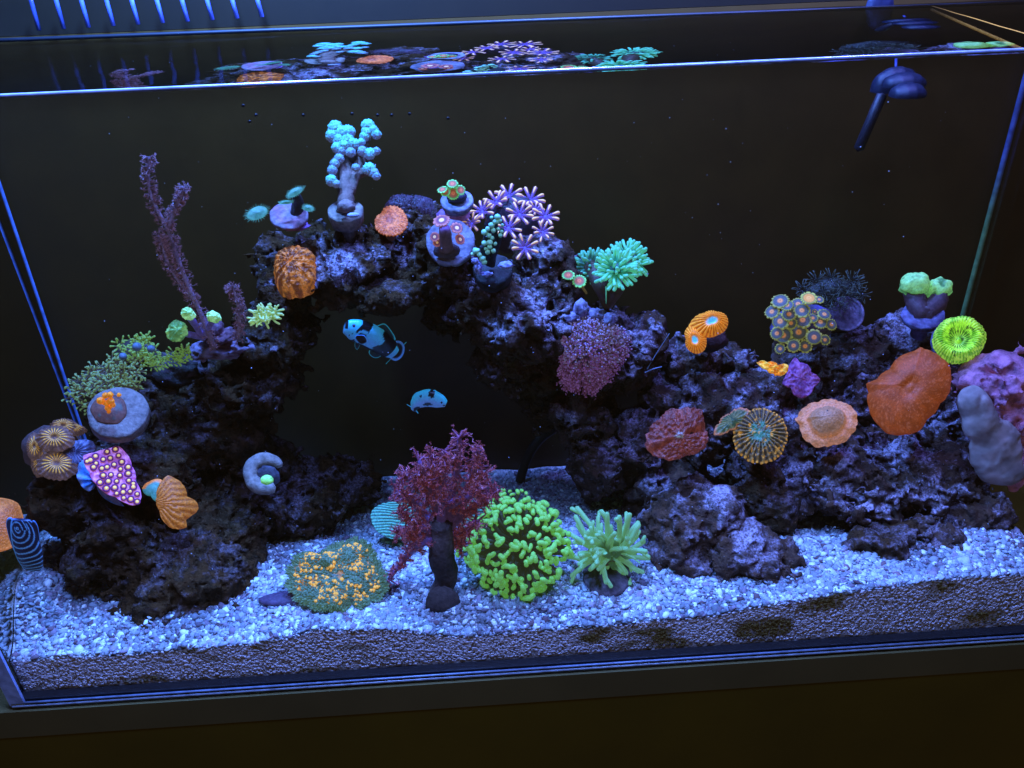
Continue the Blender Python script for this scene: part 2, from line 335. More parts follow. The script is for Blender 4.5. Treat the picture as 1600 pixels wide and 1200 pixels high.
# water top
Mw = M(); nx, ny = 60, 24
gx, gy = np.meshgrid(np.linspace(0, 1, nx), np.linspace(0, 1, ny)); X = (XL0*(1-gy)+XL1*gy)*(1-gx) + (XR0*(1-gy)+XR1*gy)*gx; Yg = .0005 + gy*(YB-.001)
Z = WL + .0006*fbm(np.stack([X*16, Yg*16, X*0], -1), 3, 2)
i = np.arange((ny-1)*nx).reshape(ny-1, nx)[:, :-1].ravel()
Mw.add(np.stack([X, Yg, Z], -1).reshape(-1, 3), np.stack([i, i+1, i+nx+1, i+nx], 1), (1, 1, 1)); solo('water', Mw, M_water, None, None, kind='structure')

# cabinet under the tank
M_cab = vmat('cabinet_board', glow=0, rough=.7, var=.1, scale=12, bump=.05)
T2 = thing('aquarium_cabinet', 'dark brown cabinet front below the glass tank', 'cabinet', (.4, .1, -.9))
m = M(); box(m, (-.6, -.0105, -.9), (1.5, .4, -.034), (.13, .082, .001)); part('cabinet_front', m, M_cab, T2, False)
m = M(); box(m, (-.6, -.0108, -.0341), (1.5, .03, -.0045), (.14, .11, .035)); part('levelling_mat', m, M_cab, T2, False)

# overflow comb on the back wall
T3 = thing('overflow_comb', 'row of blue lit overflow comb teeth at the top left of the back wall', 'overflow', at(230, 60, YBm-.008))
m = M(); p = at(-30, 64, YBm-.012); q = at(1650, 2, YBm-.012)
tube(m, [p+(q-p)*t for t in np.linspace(0, 1, 30)], .0016, 6, colf=lambda t: mix((.004, .005, .008), (.002, .002, .002), np.array(sm(np.array(t), .3, .75)))); part('rail', m, M_back, T3)
for k in range(10):
    x = 61+k*38.7; yb = 47-k*2.3; m = M(); b_ = at(x, yb, YBm-.01); t_ = at(x-17, yb-62, YBm-.01)
    f = min(1, .25+k*.16); tube(m, [b_, (b_+t_)/2, t_], .0019, 6, (.09*f, .13*f, .42*f)); part('tooth', m, M_edge, T3)  # blue light of the comb put into the tooth colours, dimmer at left

# ================================================================== SAND BED
prof = np.array([[-.01, .036], [.01, .038], [.088, .038], [.187, .039], [.239, .050], [.307, .042], [.336, .033], [.438, .034], [.54, .038], [.64, .052], [.741, .061], [.85, .058]])
def sandz(x, y):
    x = np.asarray(x, float); y = np.asarray(y, float)
    f = np.interp(x, prof[:, 0], prof[:, 1]) + .0015*vnoise(np.stack([x*60, y*0, x*0], -1), 2)
    b = .042 - .062*sm(y, .03, .32) + .012*sm(x, .6, .75)*(1-sm(y, .05, .12)) + .004*fbm(np.stack([x*18, y*18, x*0], -1), 9, 3) + .030*(1-sm(x, -.01, .055))*sm(y, .012, .06)
    return f*(1-sm(y, 0, .03)) + b*sm(y, 0, .03)
def sandmat():
    m, t, b = newmat('packed_sand'); L = t.links.new; g = N(t, 'ShaderNodeNewGeometry')
    n1 = N(t, 'ShaderNodeTexNoise'); n1.inputs['Scale'].default_value = 18; n1.inputs['Detail'].default_value = 6; L(g.outputs['Position'], n1.inputs['Vector'])
    r = N(t, 'ShaderNodeValToRGB'); L(n1.outputs[0], r.inputs[0]); e = r.color_ramp.elements; e[0].position = .36; e[0].color = (.50, .48, .44, 1); e[1].position = .5; e[1].color = (.75, .72, .72, 1)
    n2 = N(t, 'ShaderNodeTexNoise'); n2.inputs['Scale'].default_value = 500; n2.inputs['Detail'].default_value = 4; L(g.outputs['Position'], n2.inputs['Vector'])
    r2 = N(t, 'ShaderNodeValToRGB'); L(n2.outputs[0], r2.inputs[0]); e = r2.color_ramp.elements; e[0].position = .36; e[0].color = (.35, .35, .35, 1); e[1].position = .6
    mx = N(t, 'ShaderNodeMix', data_type='RGBA', blend_type='MULTIPLY'); mx.inputs[0].default_value = 1; L(r.outputs[0], mx.inputs[6]); L(r2.outputs[0], mx.inputs[7]); L(mx.outputs[2], b.inputs['Base Color'])
    bp = N(t, 'ShaderNodeBump'); bp.inputs['Strength'].default_value = .8; bp.inputs['Distance'].default_value = .0015; L(n2.outputs[0], bp.inputs['Height']); L(bp.outputs[0], b.inputs['Normal']); b.inputs['Roughness'].default_value = .9; return m
m = M(); nx, ny = 420, 130
gx = np.linspace(XL0+.0006, XR0-.0006, nx); fy = .0012
gX, gZ = np.meshgrid(gx, np.linspace(0, 1, 24)); zt = sandz(gX, gX*0); zf = .0042 + (zt-.0042)*gZ
yf = fy + .0004*(fbm(np.stack([gX*300, zf*300, gX*0], -1), 4, 3)+1) * (1-gZ**8)
i = np.arange(23*nx).reshape(23, nx)[:, :-1].ravel(); m.add(np.stack([gX, yf, zf], -1).reshape(-1, 3), np.stack([i, i+1, i+nx+1, i+nx], 1), (1, 1, 1))
yy = fy + .0012 + (YB-.004)*np.linspace(0, 1, ny)**1.2; gX, gY = np.meshgrid(gx, yy); zz = sandz(gX, gY); gX2 = gX + (gX-.4)*.145*gY/YB
i = np.arange((ny-1)*nx).reshape(ny-1, nx)[:, :-1].ravel(); m.add(np.stack([gX2, gY, zz], -1).reshape(-1, 3), np.stack([i, i+1, i+nx+1, i+nx], 1), (1, 1, 1))
solo('sand_bed', m, sandmat(), None, None, kind='structure')

# gravel: countless stones
v0, f0 = ICO[1]
K = 66000
sx_ = rng.uniform(XL0+.003, XR0-.003, K); sy_ = .003 + (YB-.01)*rng.uniform(0, 1, K)**1.5
sr = np.exp(rng.normal(math.log(.00150), .42, K)).clip(.0007, .0036)
sz_ = sandz(sx_, sy_) + rng.uniform(-.0012, .0018, K); sy_ = np.maximum(sy_, sr+.0006); sx_ = sx_ + (sx_-.4)*.145*sy_/YB
tpl = []
for k in range(24):
    q = v0 * (1 + rng.uniform(-.28, .28, len(v0)))[:, None] * np.array([rng.uniform(.8, 1.35), rng.uniform(.8, 1.2), rng.uniform(.5, .85)])
    tpl.append(q)
tpl = np.array(tpl); ang = rng.uniform(0, 2*math.pi, K); tl = rng.uniform(-.6, .6, (K, 2))
Q = tpl[rng.integers(0, 24, K)] * sr[:, None, None]
ca, sa = np.cos(ang)[:, None], np.sin(ang)[:, None]; x_, y_ = Q[..., 0]*ca - Q[..., 1]*sa, Q[..., 0]*sa + Q[..., 1]*ca; z_ = Q[..., 2] + x_*tl[:, :1] + y_*tl[:, 1:]
V = np.stack([x_+sx_[:, None], np.maximum(y_+sy_[:, None], .0006), z_+sz_[:, None]], -1).reshape(-1, 3)
Fg = (f0[None] + (np.arange(K)*len(v0))[:, None, None]).reshape(-1, 3)
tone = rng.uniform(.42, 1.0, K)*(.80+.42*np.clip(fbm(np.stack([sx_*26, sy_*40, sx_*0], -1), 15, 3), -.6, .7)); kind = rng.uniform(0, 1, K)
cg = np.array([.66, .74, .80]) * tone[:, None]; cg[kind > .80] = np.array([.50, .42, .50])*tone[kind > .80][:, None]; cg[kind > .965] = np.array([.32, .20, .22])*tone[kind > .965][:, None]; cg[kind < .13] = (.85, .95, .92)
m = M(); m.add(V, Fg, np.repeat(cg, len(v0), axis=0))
K2 = 15000; gx_ = rng.uniform(XL0+.002, XR0-.002, K2); gt = sandz(gx_, gx_*0); gz_ = .006+(gt-.006)*rng.uniform(0, 1, K2)**.8; gr = np.exp(rng.normal(math.log(.0008), .4, K2)).clip(.0004, .0016)
Q = tpl[rng.integers(0, 24, K2)]*gr[:, None, None]; V = np.stack([Q[..., 0]+gx_[:, None], np.maximum(Q[..., 2]*.5+.0014, .0006), Q[..., 1]+gz_[:, None]], -1).reshape(-1, 3)
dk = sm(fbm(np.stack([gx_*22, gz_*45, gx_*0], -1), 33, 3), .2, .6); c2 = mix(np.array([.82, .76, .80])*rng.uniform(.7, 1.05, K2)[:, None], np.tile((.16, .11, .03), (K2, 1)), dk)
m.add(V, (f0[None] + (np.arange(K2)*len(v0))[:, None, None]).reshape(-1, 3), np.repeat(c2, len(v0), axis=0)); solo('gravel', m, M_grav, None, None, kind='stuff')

# ================================================================== ROCKS: signed-distance blobs, roughened and skinned
def nets(fv, org, h):
    """surface nets over a grid of signed distances"""
    s = fv < 0; nx, ny, nz = fv.shape
    c = sum(s[a:nx-1+a, b:ny-1+b, d:nz-1+d].astype(np.int8) for a in (0, 1) for b in (0, 1) for d in (0, 1)); act = (c > 0) & (c < 8)
    idx = -np.ones(act.shape, np.int64); ids = np.argwhere(act); idx[act] = np.arange(len(ids))
    acc = np.zeros((len(ids), 3)); cnt = np.zeros(len(ids)); I = ids
    cor = [(a, b, d) for a in (0, 1) for b in (0, 1) for d in (0, 1)]
    for p in cor:
        for ax in range(3):
            if p[ax]: continue
            q = list(p); q[ax] = 1
            va = fv[I[:, 0]+p[0], I[:, 1]+p[1], I[:, 2]+p[2]]; vb = fv[I[:, 0]+q[0], I[:, 1]+q[1], I[:, 2]+q[2]]
            k = (va < 0) != (vb < 0); t = np.where(k, va/(va-vb+1e-20), 0)
            pos = np.tile(np.array(p, float), (len(I), 1)); pos[:, ax] += t; acc[k] += pos[k]; cnt[k] += 1
    V = (I + acc/cnt[:, None])*h + org; Fs = []
    for ax in range(3):
        o1, o2 = [(1, 2), (2, 0), (0, 1)][ax]
        sl = [slice(1, -1)]*3; sl[ax] = slice(0, -1); A = s[tuple(sl)]; sl2 = list(sl); sl2[ax] = slice(1, None); B = s[tuple(sl2)]
        e = np.argwhere(A != B)
        if not len(e): continue
        off = np.ones(3, int); off[ax] = 0; e = e + off
        inside = s[e[:, 0], e[:, 1], e[:, 2]]
        def ci(d1, d2):
            q = e.copy(); q[:, o1] -= d1; q[:, o2] -= d2; return idx[q[:, 0], q[:, 1], q[:, 2]]
        quad = np.stack([ci(1, 1), ci(0, 1), ci(0, 0), ci(1, 0)], 1); quad[~inside] = quad[~inside][:, ::-1]; Fs.append(quad)
    return V, np.concatenate(Fs)
def rock(name, ells, label, seed, rough=1.0, h=.0018, pale=1.0, dust=(), cat='rock', flat=0, mat=None):
    """ells: (px, py, rx, ry, depth, thickness); dust: (px,py,r) patches of settled sand"""
    E = []
    for (px, py, rx, ry, Y, dy) in ells:
        P = at(px, py, Y); s = psz(P); E.append((P, np.array([rx*s, dy*1.2, ry*s])))
    lo = np.min([P-r for P, r in E], 0)-.012; hi = np.max([P+r for P, r in E], 0)+.014
    n = np.ceil((hi-lo)/h).astype(int)+1
    g = np.stack(np.meshgrid(*[lo[k]+np.arange(n[k])*h for k in range(3)], indexing='ij'), -1)
    gw = g + .006*min(1., rough*1.25)*np.stack([vnoise(g*45, seed+a) for a in range(3)], -1)
    d = np.full(g.shape[:3], 1.0)
    for P, r in E:
        q = (gw-P)/r; l = np.linalg.norm(q, axis=-1); di = (l-1)*r.min()*1.0
        k = .006; hh = np.clip(.5+.5*(d-di)/k, 0, 1); d = d*(1-hh)+di*hh - k*hh*(1-hh)
    near = np.abs(d) < .020; p = g[near]
    # craggy: ridges, pits and knobs
    pw = p + .0022*np.stack([vnoise(p*120, seed+60+k) for k in range(3)], -1)
    nz = .0075*rough*fbm(pw*55, seed+11, 5, .58)
    rg = 1-np.abs(vnoise(pw*85, seed+21)); nz -= .0022*rough*(rg**3)
    rg2 = 1-np.abs(vnoise(pw*210, seed+23)); nz -= .0012*rough*(rg2**2)
    pit = vnoise(pw*130, seed+31); nz += .0055*rough*np.clip(pit-.25, 0, 1)*2
    nz += .0016*rough*vnoise(p*260, seed+51); pz = vnoise(p*190, seed+53); nz += .0050*rough*sm(pz, .42, .60)
    p2 = vnoise(pw*300, seed+33); nz += .0035*rough*np.clip(p2-.2, 0, 1)
    d[near] = d[near] + nz
    d = np.maximum(d, .004-g[..., 1]); d = np.maximum(d, XL0+(XL1-XL0)*g[..., 1]/YB+.004-g[..., 0]); d = np.maximum(d, g[..., 0]-(XR0+(XR1-XR0)*g[..., 1]/YB)+.002); d = np.maximum(d, g[..., 1]-YB+.004)
    d = np.maximum(d, -.02-g[..., 2])
    for ax in range(3):
        sl = [slice(None)]*3
        for e in (0, -1): sl[ax] = e; d[tuple(sl)] = 1
    V, Fq = nets(d, lo, h)
    c = np.zeros((len(V), 3)); c[:, 0] = pale; c[:, 2] = (.7 if pale > .7 else .1)*sm(V[:, 0], .3, .5)
    for (dx, dy, dr, dY) in dust:
        P = at(dx, dy, dY); dd = np.linalg.norm((V-P)*[1, .55, 1], axis=1)/psz(P) + 14*vnoise(V*120, 5); c[:, 1] = np.maximum(c[:, 1], 1-sm(dd, dr*.6, dr))
    m = M(); m.add(V, Fq, c); return solo(name, m, mat or M_rock, label, cat)
#PART2

rock('live_rock', [(285,900,110,70,.080,.045),(190,850,80,80,.085,.03),(115,775,62,55,.092,.028),(205,745,95,75,.110,.035),(322,835,85,60,.110,.04),
    (300,660,120,75,.145,.04),(215,640,60,45,.135,.03),(370,590,95,50,.150,.035),(430,525,58,50,.155,.03),(445,440,38,55,.160,.025),(360,745,90,65,.145,.04)],
    'huge dark brown slanting rock that fills the left of the tank', 3, 1.0, pale=.3, dust=[(425,470,36,.135),(430,560,22,.12)])
rock('live_rock', [(450,778,105,46,.145,.035),(410,745,60,40,.150,.03),(535,752,50,28,.170,.03)], 'low dark purple rock on the gravel behind the spotted orange coral', 13, .9, pale=.5)
rock('live_rock', [(500,405,55,38,.165,.03),(560,400,55,35,.165,.03),(545,440,50,26,.160,.025)], 'dark rock at the left end of the arch under the teal branching coral', 17, 1.0, pale=1.0, dust=[(535,415,42,.138),(500,425,25,.138)])
rock('live_rock', [(605,462,52,30,.150,.025)], 'pale grey rounded stone under the crown of the arch', 19, .6, pale=.3)
rock('live_rock', [(650,360,50,45,.190,.025),(640,415,75,38,.180,.03),(700,420,55,50,.165,.03),(720,480,50,40,.175,.03)], 'dark lumpy rock at the crown of the arch behind the orange mushroom', 23, 1.0, pale=.8, dust=[(740,450,20,.14)])
rock('live_rock', [(765,470,62,50,.155,.03),(810,500,70,55,.150,.035),(790,560,50,50,.165,.03),(860,440,55,40,.175,.03),(850,410,45,40,.18,.025)], 'violet speckled rock at the right shoulder of the arch under the star polyps', 29, 1.0, pale=1.2, dust=[(840,465,22,.135),(855,490,26,.13),(800,520,16,.12)])
rock('live_rock', [(840,560,50,60,.165,.03),(855,620,35,50,.175,.025)], 'shadowed rock on the inner side of the arch beside the cave mouth', 31, .9, pale=.4)
rock('live_rock', [(930,560,50,70,.165,.03),(910,650,38,60,.155,.025),(945,710,48,55,.150,.03),(990,560,35,50,.160,.025)], 'knobbly rock column that carries the purple tufted coral', 37, 1.1, pale=1.0, dust=[(885,655,28,.13),(1005,545,20,.13)])
rock('live_rock', [(1010,700,60,70,.150,.03),(1050,770,70,55,.130,.03),(1030,830,60,40,.11,.03)], 'dark rock under the red brown mushroom coral beside the column', 41, 1.0, pale=.9, dust=[(1000,660,26,.12)])
rock('live_rock', [(1075,560,42,32,.165,.025),(1060,610,50,40,.160,.025),(1130,560,40,30,.17,.025)], 'small dark rock under the orange coral with two blue mouths', 43, .9, pale=1.1)
rock('live_rock', [(1150,630,105,55,.150,.035),(1210,680,60,55,.140,.03),(1090,670,60,50,.145,.03)], 'blue dusted sloping boulder in the middle of the right reef', 47, .8, pale=1.5, dust=[(1150,590,38,.125),(1070,625,26,.13),(1110,610,18,.125)])
rock('live_rock', [(1255,570,55,40,.180,.025),(1320,580,60,60,.180,.03),(1290,660,60,50,.165,.03)], 'dark rock behind the purple chip under the zoanthid colony', 53, 1.0, pale=.9)
rock('live_rock', [(1410,540,55,42,.185,.025),(1440,620,105,75,.165,.03),(1350,640,50,60,.16,.03)], 'rock under the green double headed coral at the back right', 59, .9, pale=1.5, dust=[(1420,540,34,.16),(1355,590,24,.135)])
rock('live_rock', [(1330,735,95,45,.115,.045),(1420,730,90,52,.115,.045),(1490,690,50,60,.14,.03),(1480,770,70,40,.13,.03)], 'long rock ledge roofing the dark hollow on the right', 61, 1.1, pale=1.4, dust=[(1400,700,40,.10),(1330,700,28,.1),(1440,760,24,.1)])
rock('live_rock', [(1200,785,48,52,.105,.025),(1190,735,50,35,.12,.025)], 'dark round rock knob left of the triangular ledge', 67, .9, pale=.5)
rock('live_rock', [(1265,755,55,38,.110,.022),(1245,730,32,45,.115,.02)], 'pale dusted triangular ledge jutting over the hollow', 71, .8, pale=1.5, dust=[(1245,745,38,.09),(1280,770,26,.09)])
rock('live_rock', [(1095,815,78,60,.085,.03),(1070,855,65,40,.075,.025)], 'front boulder beside the green anemone with a blue dusted top', 73, .8, pale=.9, dust=[(1130,780,36,.065),(1090,775,26,.07),(1140,810,22,.06)])
rock('live_rock', [(1170,870,68,40,.055,.022),(1205,893,35,25,.043,.014)], 'low front rock at the right foot of the boulder on the gravel', 79, .8, pale=.9, dust=[(1160,845,24,.045)])
rock('live_rock', [(1500,810,66,58,.085,.03),(1480,750,60,40,.10,.03),(1450,852,55,34,.060,.022)], 'grey violet boulder at the far right bottom of the reef', 83, .9, pale=1.0, dust=[(1475,770,32,.08),(1460,810,28,.075)])
rock('live_rock', [(1385,866,58,38,.055,.020),(1440,858,66,40,.062,.022)], 'rounded boulder reaching forward onto the gravel at the right of the dark hollow', 89, .8, pale=.6)
rock('live_rock', [(1000,525,32,26,.165,.02)], 'violet knob shaped rock right of the purple tufted coral', 97, .8, pale=1.6, dust=[(990,520,20,.15)])

# violet encrusted slab at the far right
def violet(px, py, Y): pass
rock('live_rock', [(1300,812,130,40,.150,.02),(1400,808,60,40,.150,.02)], 'added backing rock standing in for shade inside the hollow on the right', 101, .8, h=.003, pale=0)  # rock added as a dark backdrop so the hollow reads as shade
def crustmat():
    m, t, b = newmat('purple_crust'); L = t.links.new; g = N(t, 'ShaderNodeNewGeometry'); n1 = N(t, 'ShaderNodeTexNoise'); n1.inputs['Scale'].default_value = 70; n1.inputs['Detail'].default_value = 8; n1.inputs['Roughness'].default_value = .7; L(g.outputs['Position'], n1.inputs['Vector'])
    r = N(t, 'ShaderNodeValToRGB'); L(n1.outputs[0], r.inputs[0]); e = r.color_ramp.elements; e[0].position = .36; e[0].color = (.14, .05, .09, 1); e[1].position = .60; e[1].color = (.75, .30, .46, 1); L(r.outputs[0], b.inputs['Base Color']); L(r.outputs[0], b.inputs['Emission Color']); b.inputs['Emission Strength'].default_value = .04; b.inputs['Roughness'].default_value = .8
    bp = N(t, 'ShaderNodeBump'); bp.inputs['Strength'].default_value = .9; bp.inputs['Distance'].default_value = .003; L(n1.outputs[0], bp.inputs['Height']); L(bp.outputs[0], b.inputs['Normal']); return m
rock('purple_rock', [(1572,588,28,34,.105,.016),(1600,640,34,50,.10,.018),(1598,700,28,46,.095,.018),(1535,600,28,20,.11,.014),(1552,622,24,24,.105,.014),(1606,740,22,18,.09,.016)], 'bright pinkish purple encrusted rock at the far right edge', 111, .9, pale=0, mat=crustmat())
def slabmat():
    m, t, b = newmat('pale_stone'); L = t.links.new; g = N(t, 'ShaderNodeNewGeometry'); n1 = N(t, 'ShaderNodeTexNoise'); n1.inputs['Scale'].default_value = 60; n1.inputs['Detail'].default_value = 7; L(g.outputs['Position'], n1.inputs['Vector'])
    r = N(t, 'ShaderNodeValToRGB'); L(n1.outputs[0], r.inputs[0]); e = r.color_ramp.elements; e[0].position = .35; e[0].color = (.26, .20, .17, 1); e[1].position = .65; e[1].color = (.58, .45, .40, 1); L(r.outputs[0], b.inputs['Base Color']); b.inputs['Roughness'].default_value = .85
    bp = N(t, 'ShaderNodeBump'); bp.inputs['Strength'].default_value = .6; bp.inputs['Distance'].default_value = .0015; L(n1.outputs[0], bp.inputs['Height']); L(bp.outputs[0], b.inputs['Normal']); return m
rock('stone_slab', [(1520,628,22,26,.088,.010),(1530,655,24,34,.086,.010),(1545,690,30,44,.084,.008),(1558,718,32,38,.082,.008),(1574,736,28,22,.080,.008),(1566,700,26,40,.084,.008)], 'pale smooth grey lavender stone slab leaning at the far right', 121, .12, pale=0, mat=slabmat())


# ================================================================== CORALS
def disc_thing(name, label, cat, outline, ctr, Y, mat=None, group=None, pname=None, **kw):
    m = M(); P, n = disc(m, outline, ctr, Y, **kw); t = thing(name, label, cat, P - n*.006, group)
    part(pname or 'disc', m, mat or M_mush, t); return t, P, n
def stalk(t, P, n, r, l, col, r2=None, mat=None, name='stalk', P2=None):
    m = M(); E_ = P - n*.002; B = P2 if P2 is not None else P - n*l; tube(m, spline([E_, (E_+B)/2, B], 8), np.linspace(r, r2 or r*.8, 8), 16, col, noise=.15); return part(name, m, mat or M_dim, t)
def plug(t, P, n, r, th, col, hole=.0, name='plug', taper=.82, stem=True, col2=None):
    """round ceramic frag plug with rim and stem"""
    m = M(); u, v, n = frame(n); pr = [(0, 0), (r*.55, 0), (r*.9, 0), (r*.985, -.0006), (r, -.0015), (r*.99, -th*.5), (r*taper, -th), (r*.4, -th*1.02)] + ([(r*.38, -th*3.0), (0, -th*3.0)] if stem else [(0, -th*1.02)])
    seg = 48; a = np.linspace(0, 2*math.pi, seg, endpoint=False); V = []
    for q, z in pr:
        V.append(P + q*np.cos(a)[:, None]*u*(1+.02*np.sin(3*a))[:, None] + q*np.sin(a)[:, None]*v + z*n)
    V = np.concatenate(V); V = V + .0006*np.stack([vnoise(V*220, 3+k) for k in range(3)], -1); i0 = np.arange(seg); i1 = (i0+1) % seg
    Fq = np.concatenate([np.stack([k*seg+i0, (k+1)*seg+i0, (k+1)*seg+i1, k*seg+i1], 1) for k in range(len(pr)-1)])
    c = mix(col, np.asarray(col)*.55 if col2 is None else col2, sm(fbm(V*170, 8), -.1, .5)); m.add(V, Fq, c); return part(name, m, M_plug, t)

# ---- big red-orange mushroom
def h_big(r, a): return .009*(1-r**2) - .006*np.exp(-(r/.20)**2) + .0035*np.exp(-(r/.10)**2) + .0006*np.sin(9*a+3*r)*r**3 - .003*r**6
t, P, n = disc_thing('mushroom_coral', 'largest mushroom coral, smooth rusty red orange with a small central mouth', 'coral',
    [(1370,592),(1390,575),(1430,547),(1438,542),(1470,556),(1482,566),(1487,580),(1486,600),(1484,612),(1470,630),(1448,655),(1438,672),(1405,680),(1385,676),(1366,655),(1358,640),(1356,612),(1354,598)], (1422, 606), .100, up=.15, mat=M_smooth, rings=26, seg=160,
    h=h_big, thick=.006, frill=.015, colf=lambda r, a, V: mix(mix((.27, .050, .006), (.36, .066, .008), sm(fbm(V*160, 3), -.4, .6)), (.6, .18, .07), .25*np.exp(-(r/.10)**2) + .35*sm(fbm(V*900, 9), .25, .7)))
stalk(t, P, n, .016, .035, (.12, .04, .03))
# ---- peach mushroom with a bubble
def h_pea(r, a): return .016*np.sqrt(np.clip(1-(r/.62)**2, 0, 1)) + .0025*(1-r)*(r > .5) + .0016*np.sin(13*a)*sm(r, .75, 1) - .003*sm(r, .8, 1)
t, P, n = disc_thing('mushroom_coral', 'peach mushroom coral with a swollen dome and scalloped rim', 'coral',
    [(1243,655),(1252,640),(1262,630),(1280,627),(1290,622),(1310,625),(1325,630),(1338,640),(1340,655),(1336,672),(1325,685),(1300,694),(1275,697),(1262,688),(1252,676),(1250,665)], (1291, 657), .102, up=.3, rings=30, seg=160,
    h=h_pea, thick=.004, frill=.035, colf=lambda r, a, V: mix(mix((.62, .26, .12), (.36, .19, .10), sm(r, .66, .5)), (.02, .01, .01), (np.hypot(r*np.cos(a)-.18*math.cos(1.2), r*np.sin(a)-.26) < .035).astype(float)))
stalk(t, P, n, .012, .03, (.10, .05, .04))
# ---- red brown bumpy mushroom with pale mouth
def h_red(r, a): return .007*(1-r**2) + .0022*fbm(np.stack([r*np.cos(a)*14, r*np.sin(a)*14, r*0], -1), 4, 3) - .008*np.exp(-((a-.3)/.16)**2)*sm(r, .15, .5) - .006*np.exp(-((a+2.75)/.12)**2)*sm(r, .2, .6) + .003*np.exp(-(r/.08)**2)
t, P, n = disc_thing('mushroom_coral', 'dark red brown bumpy mushroom coral with a pale blue mouth', 'coral',
    [(1008,692),(1014,672),(1028,655),(1042,642),(1062,639),(1085,637),(1098,642),(1101,660),(1106,680),(1100,702),(1088,708),(1072,710),(1060,717),(1045,719),(1028,712),(1012,703)], (1062, 684), .098, up=.35, rings=30, seg=150,
    h=h_red, thick=.004, frill=.05, colf=lambda r, a, V: mix(mix((.13, .030, .022), (.24, .062, .045), sm(fbm(V*420, 3), -.1, .6)), (.45, .75, .85), np.exp(-(r/.10)**2)*sm(fbm(V*700, 6), -.4, .3)))
stalk(t, P, n, .012, .03, (.05, .02, .02))
# ---- green and orange ribbed mushroom, with its folded neighbour
def rib(k, amp, r0=.25): return lambda r, a: .007*(1-r**2.5) + amp*np.sin(k*a)*sm(r, r0, .6) + .0012*fbm(np.stack([r*np.cos(a)*16, r*np.sin(a)*16, r*0], -1), 4, 3)
t, P, n = disc_thing('mushroom_coral', 'dark green ribbed mushroom coral with orange dotted edge', 'coral', ell(1189, 681, 43, 43, 0, .05, seed=3), (1189, 676), .100, up=.25, rings=30, seg=180,
    h=rib(30, .0011), thick=.004, frill=.03, colf=lambda r, a, V: mix(mix(mix((.035, .03, .02), (.20, .13, .04), sm(np.sin(30*a), -.2, .7)), (.06, .20, .13), sm(.5-r, -.1, .2)*sm(fbm(V*300, 2), -.4, .4)), (.75, .36, .05), np.clip(sm(r, .9, .97)*sm(np.sin(44*a), -.3, .3)+.8*sm(fbm(V*380, 12, 2), .5, .7), 0, 1)))
stalk(t, P, n, .012, .03, (.05, .03, .03))
t, P, n = disc_thing('mushroom_coral', 'small folded green and pink mushroom coral left of the ribbed one', 'coral', [(1115,675),(1124,661),(1140,647),(1158,637),(1172,640),(1166,652),(1152,663),(1140,672),(1126,679),(1118,679)], (1143, 660), .108, up=.5, rings=18, seg=120,
    h=lambda r, a: .004*(1-r**2) + .0012*np.sin(22*a)*r, thick=.003, frill=.06, colf=lambda r, a, V: mix(mix((.05, .11, .07), (.16, .22, .12), sm(fbm(V*400, 3), -.3, .4)), (.6, .25, .16), sm(r, .78, .95)*.8))
stalk(t, P, n, .005, .02, (.05, .03, .03))
# ---- orange warty mushroom on the left of the arch
def h_wart(r, a): return .010*(1-r**2.4) + .0022*np.abs(fbm(np.stack([r*np.cos(a)*12, r*np.sin(a)*12, r*0], -1), 4, 3)) - .003*np.exp(-(r/.07)**2) + .0011*np.sin(17*a)*r - .01*sm(r, .82, 1.)
t, P, n = disc_thing('mushroom_coral', 'orange warty mushroom coral with radiating ridges on the left shoulder of the arch', 'coral',
    [(427,412),(428,400),(434,390),(448,385),(465,382),(480,385),(493,392),(497,405),(496,425),(495,443),(485,452),(465,458),(442,458),(433,445),(429,430)], (455, 415), .140, up=.55, rings=30, seg=170,
    h=h_wart, thick=.006, frill=.03, colf=lambda r, a, V: mix((.16, .045, .008), (.60, .20, .03), sm(fbm(V*330, 7, 3)+.45*np.cos(17*a)*r, -.25, .5)))
stalk(t, P, n, .010, .02, (.10, .04, .03))
# ---- salmon orange mushroom by the teal coral
t, P, n = disc_thing('mushroom_coral', 'plain salmon orange mushroom coral right of the teal branching coral', 'coral',
    [(586,350),(587,340),(595,333),(602,324),(612,321),(622,323),(632,332),(637,342),(636,352),(630,362),(618,367),(602,367),(592,362)], (608, 346), .165, up=1.3, rings=24, seg=130,
    h=lambda r, a: .004*(1-r**2) - .003*np.exp(-(r/.3)**2) + .0007*np.sin(34*a)*r, thick=.0035, frill=.04, colf=lambda r, a, V: mix(mix((.48, .11, .03), (.78, .22, .055), sm(fbm(V*500, 4), -.3, .5)), (.28, .10, .09), .7*np.exp(-((r)/.28)**2)))
stalk(t, P, n, .006, .02, (.08, .04, .05))
# ---- orange coral with two blue mouths
t = thing('cup_coral', 'bright orange coral with two turquoise mouths on the right reef', 'coral', at(1105, 545, .135))
m = M()
def h2(r, a): return .009*(1-r**3) + .0009*np.sin(28*a)*sm(r, .25, .5) - .006*np.exp(-(r/.24)**2)
def c2(r, a, V): return mix(mix((.55, .14, .01), (1., .38, .03), sm(np.sin(28*a)+.5*fbm(V*400, 2), -.6, .5)), (.15, .62, .85), np.exp(-(r/.27)**6))
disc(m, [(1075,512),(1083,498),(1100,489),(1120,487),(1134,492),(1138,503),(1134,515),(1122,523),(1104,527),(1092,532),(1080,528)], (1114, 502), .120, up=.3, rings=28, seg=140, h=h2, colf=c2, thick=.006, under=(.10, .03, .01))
disc(m, [(1072,530),(1070,518),(1078,508),(1092,512),(1101,522),(1104,535),(1100,548),(1090,553),(1080,550)], (1085, 531), .117, up=.05, rings=28, seg=140, h=h2, colf=c2, thick=.006, under=(.10, .03, .01))
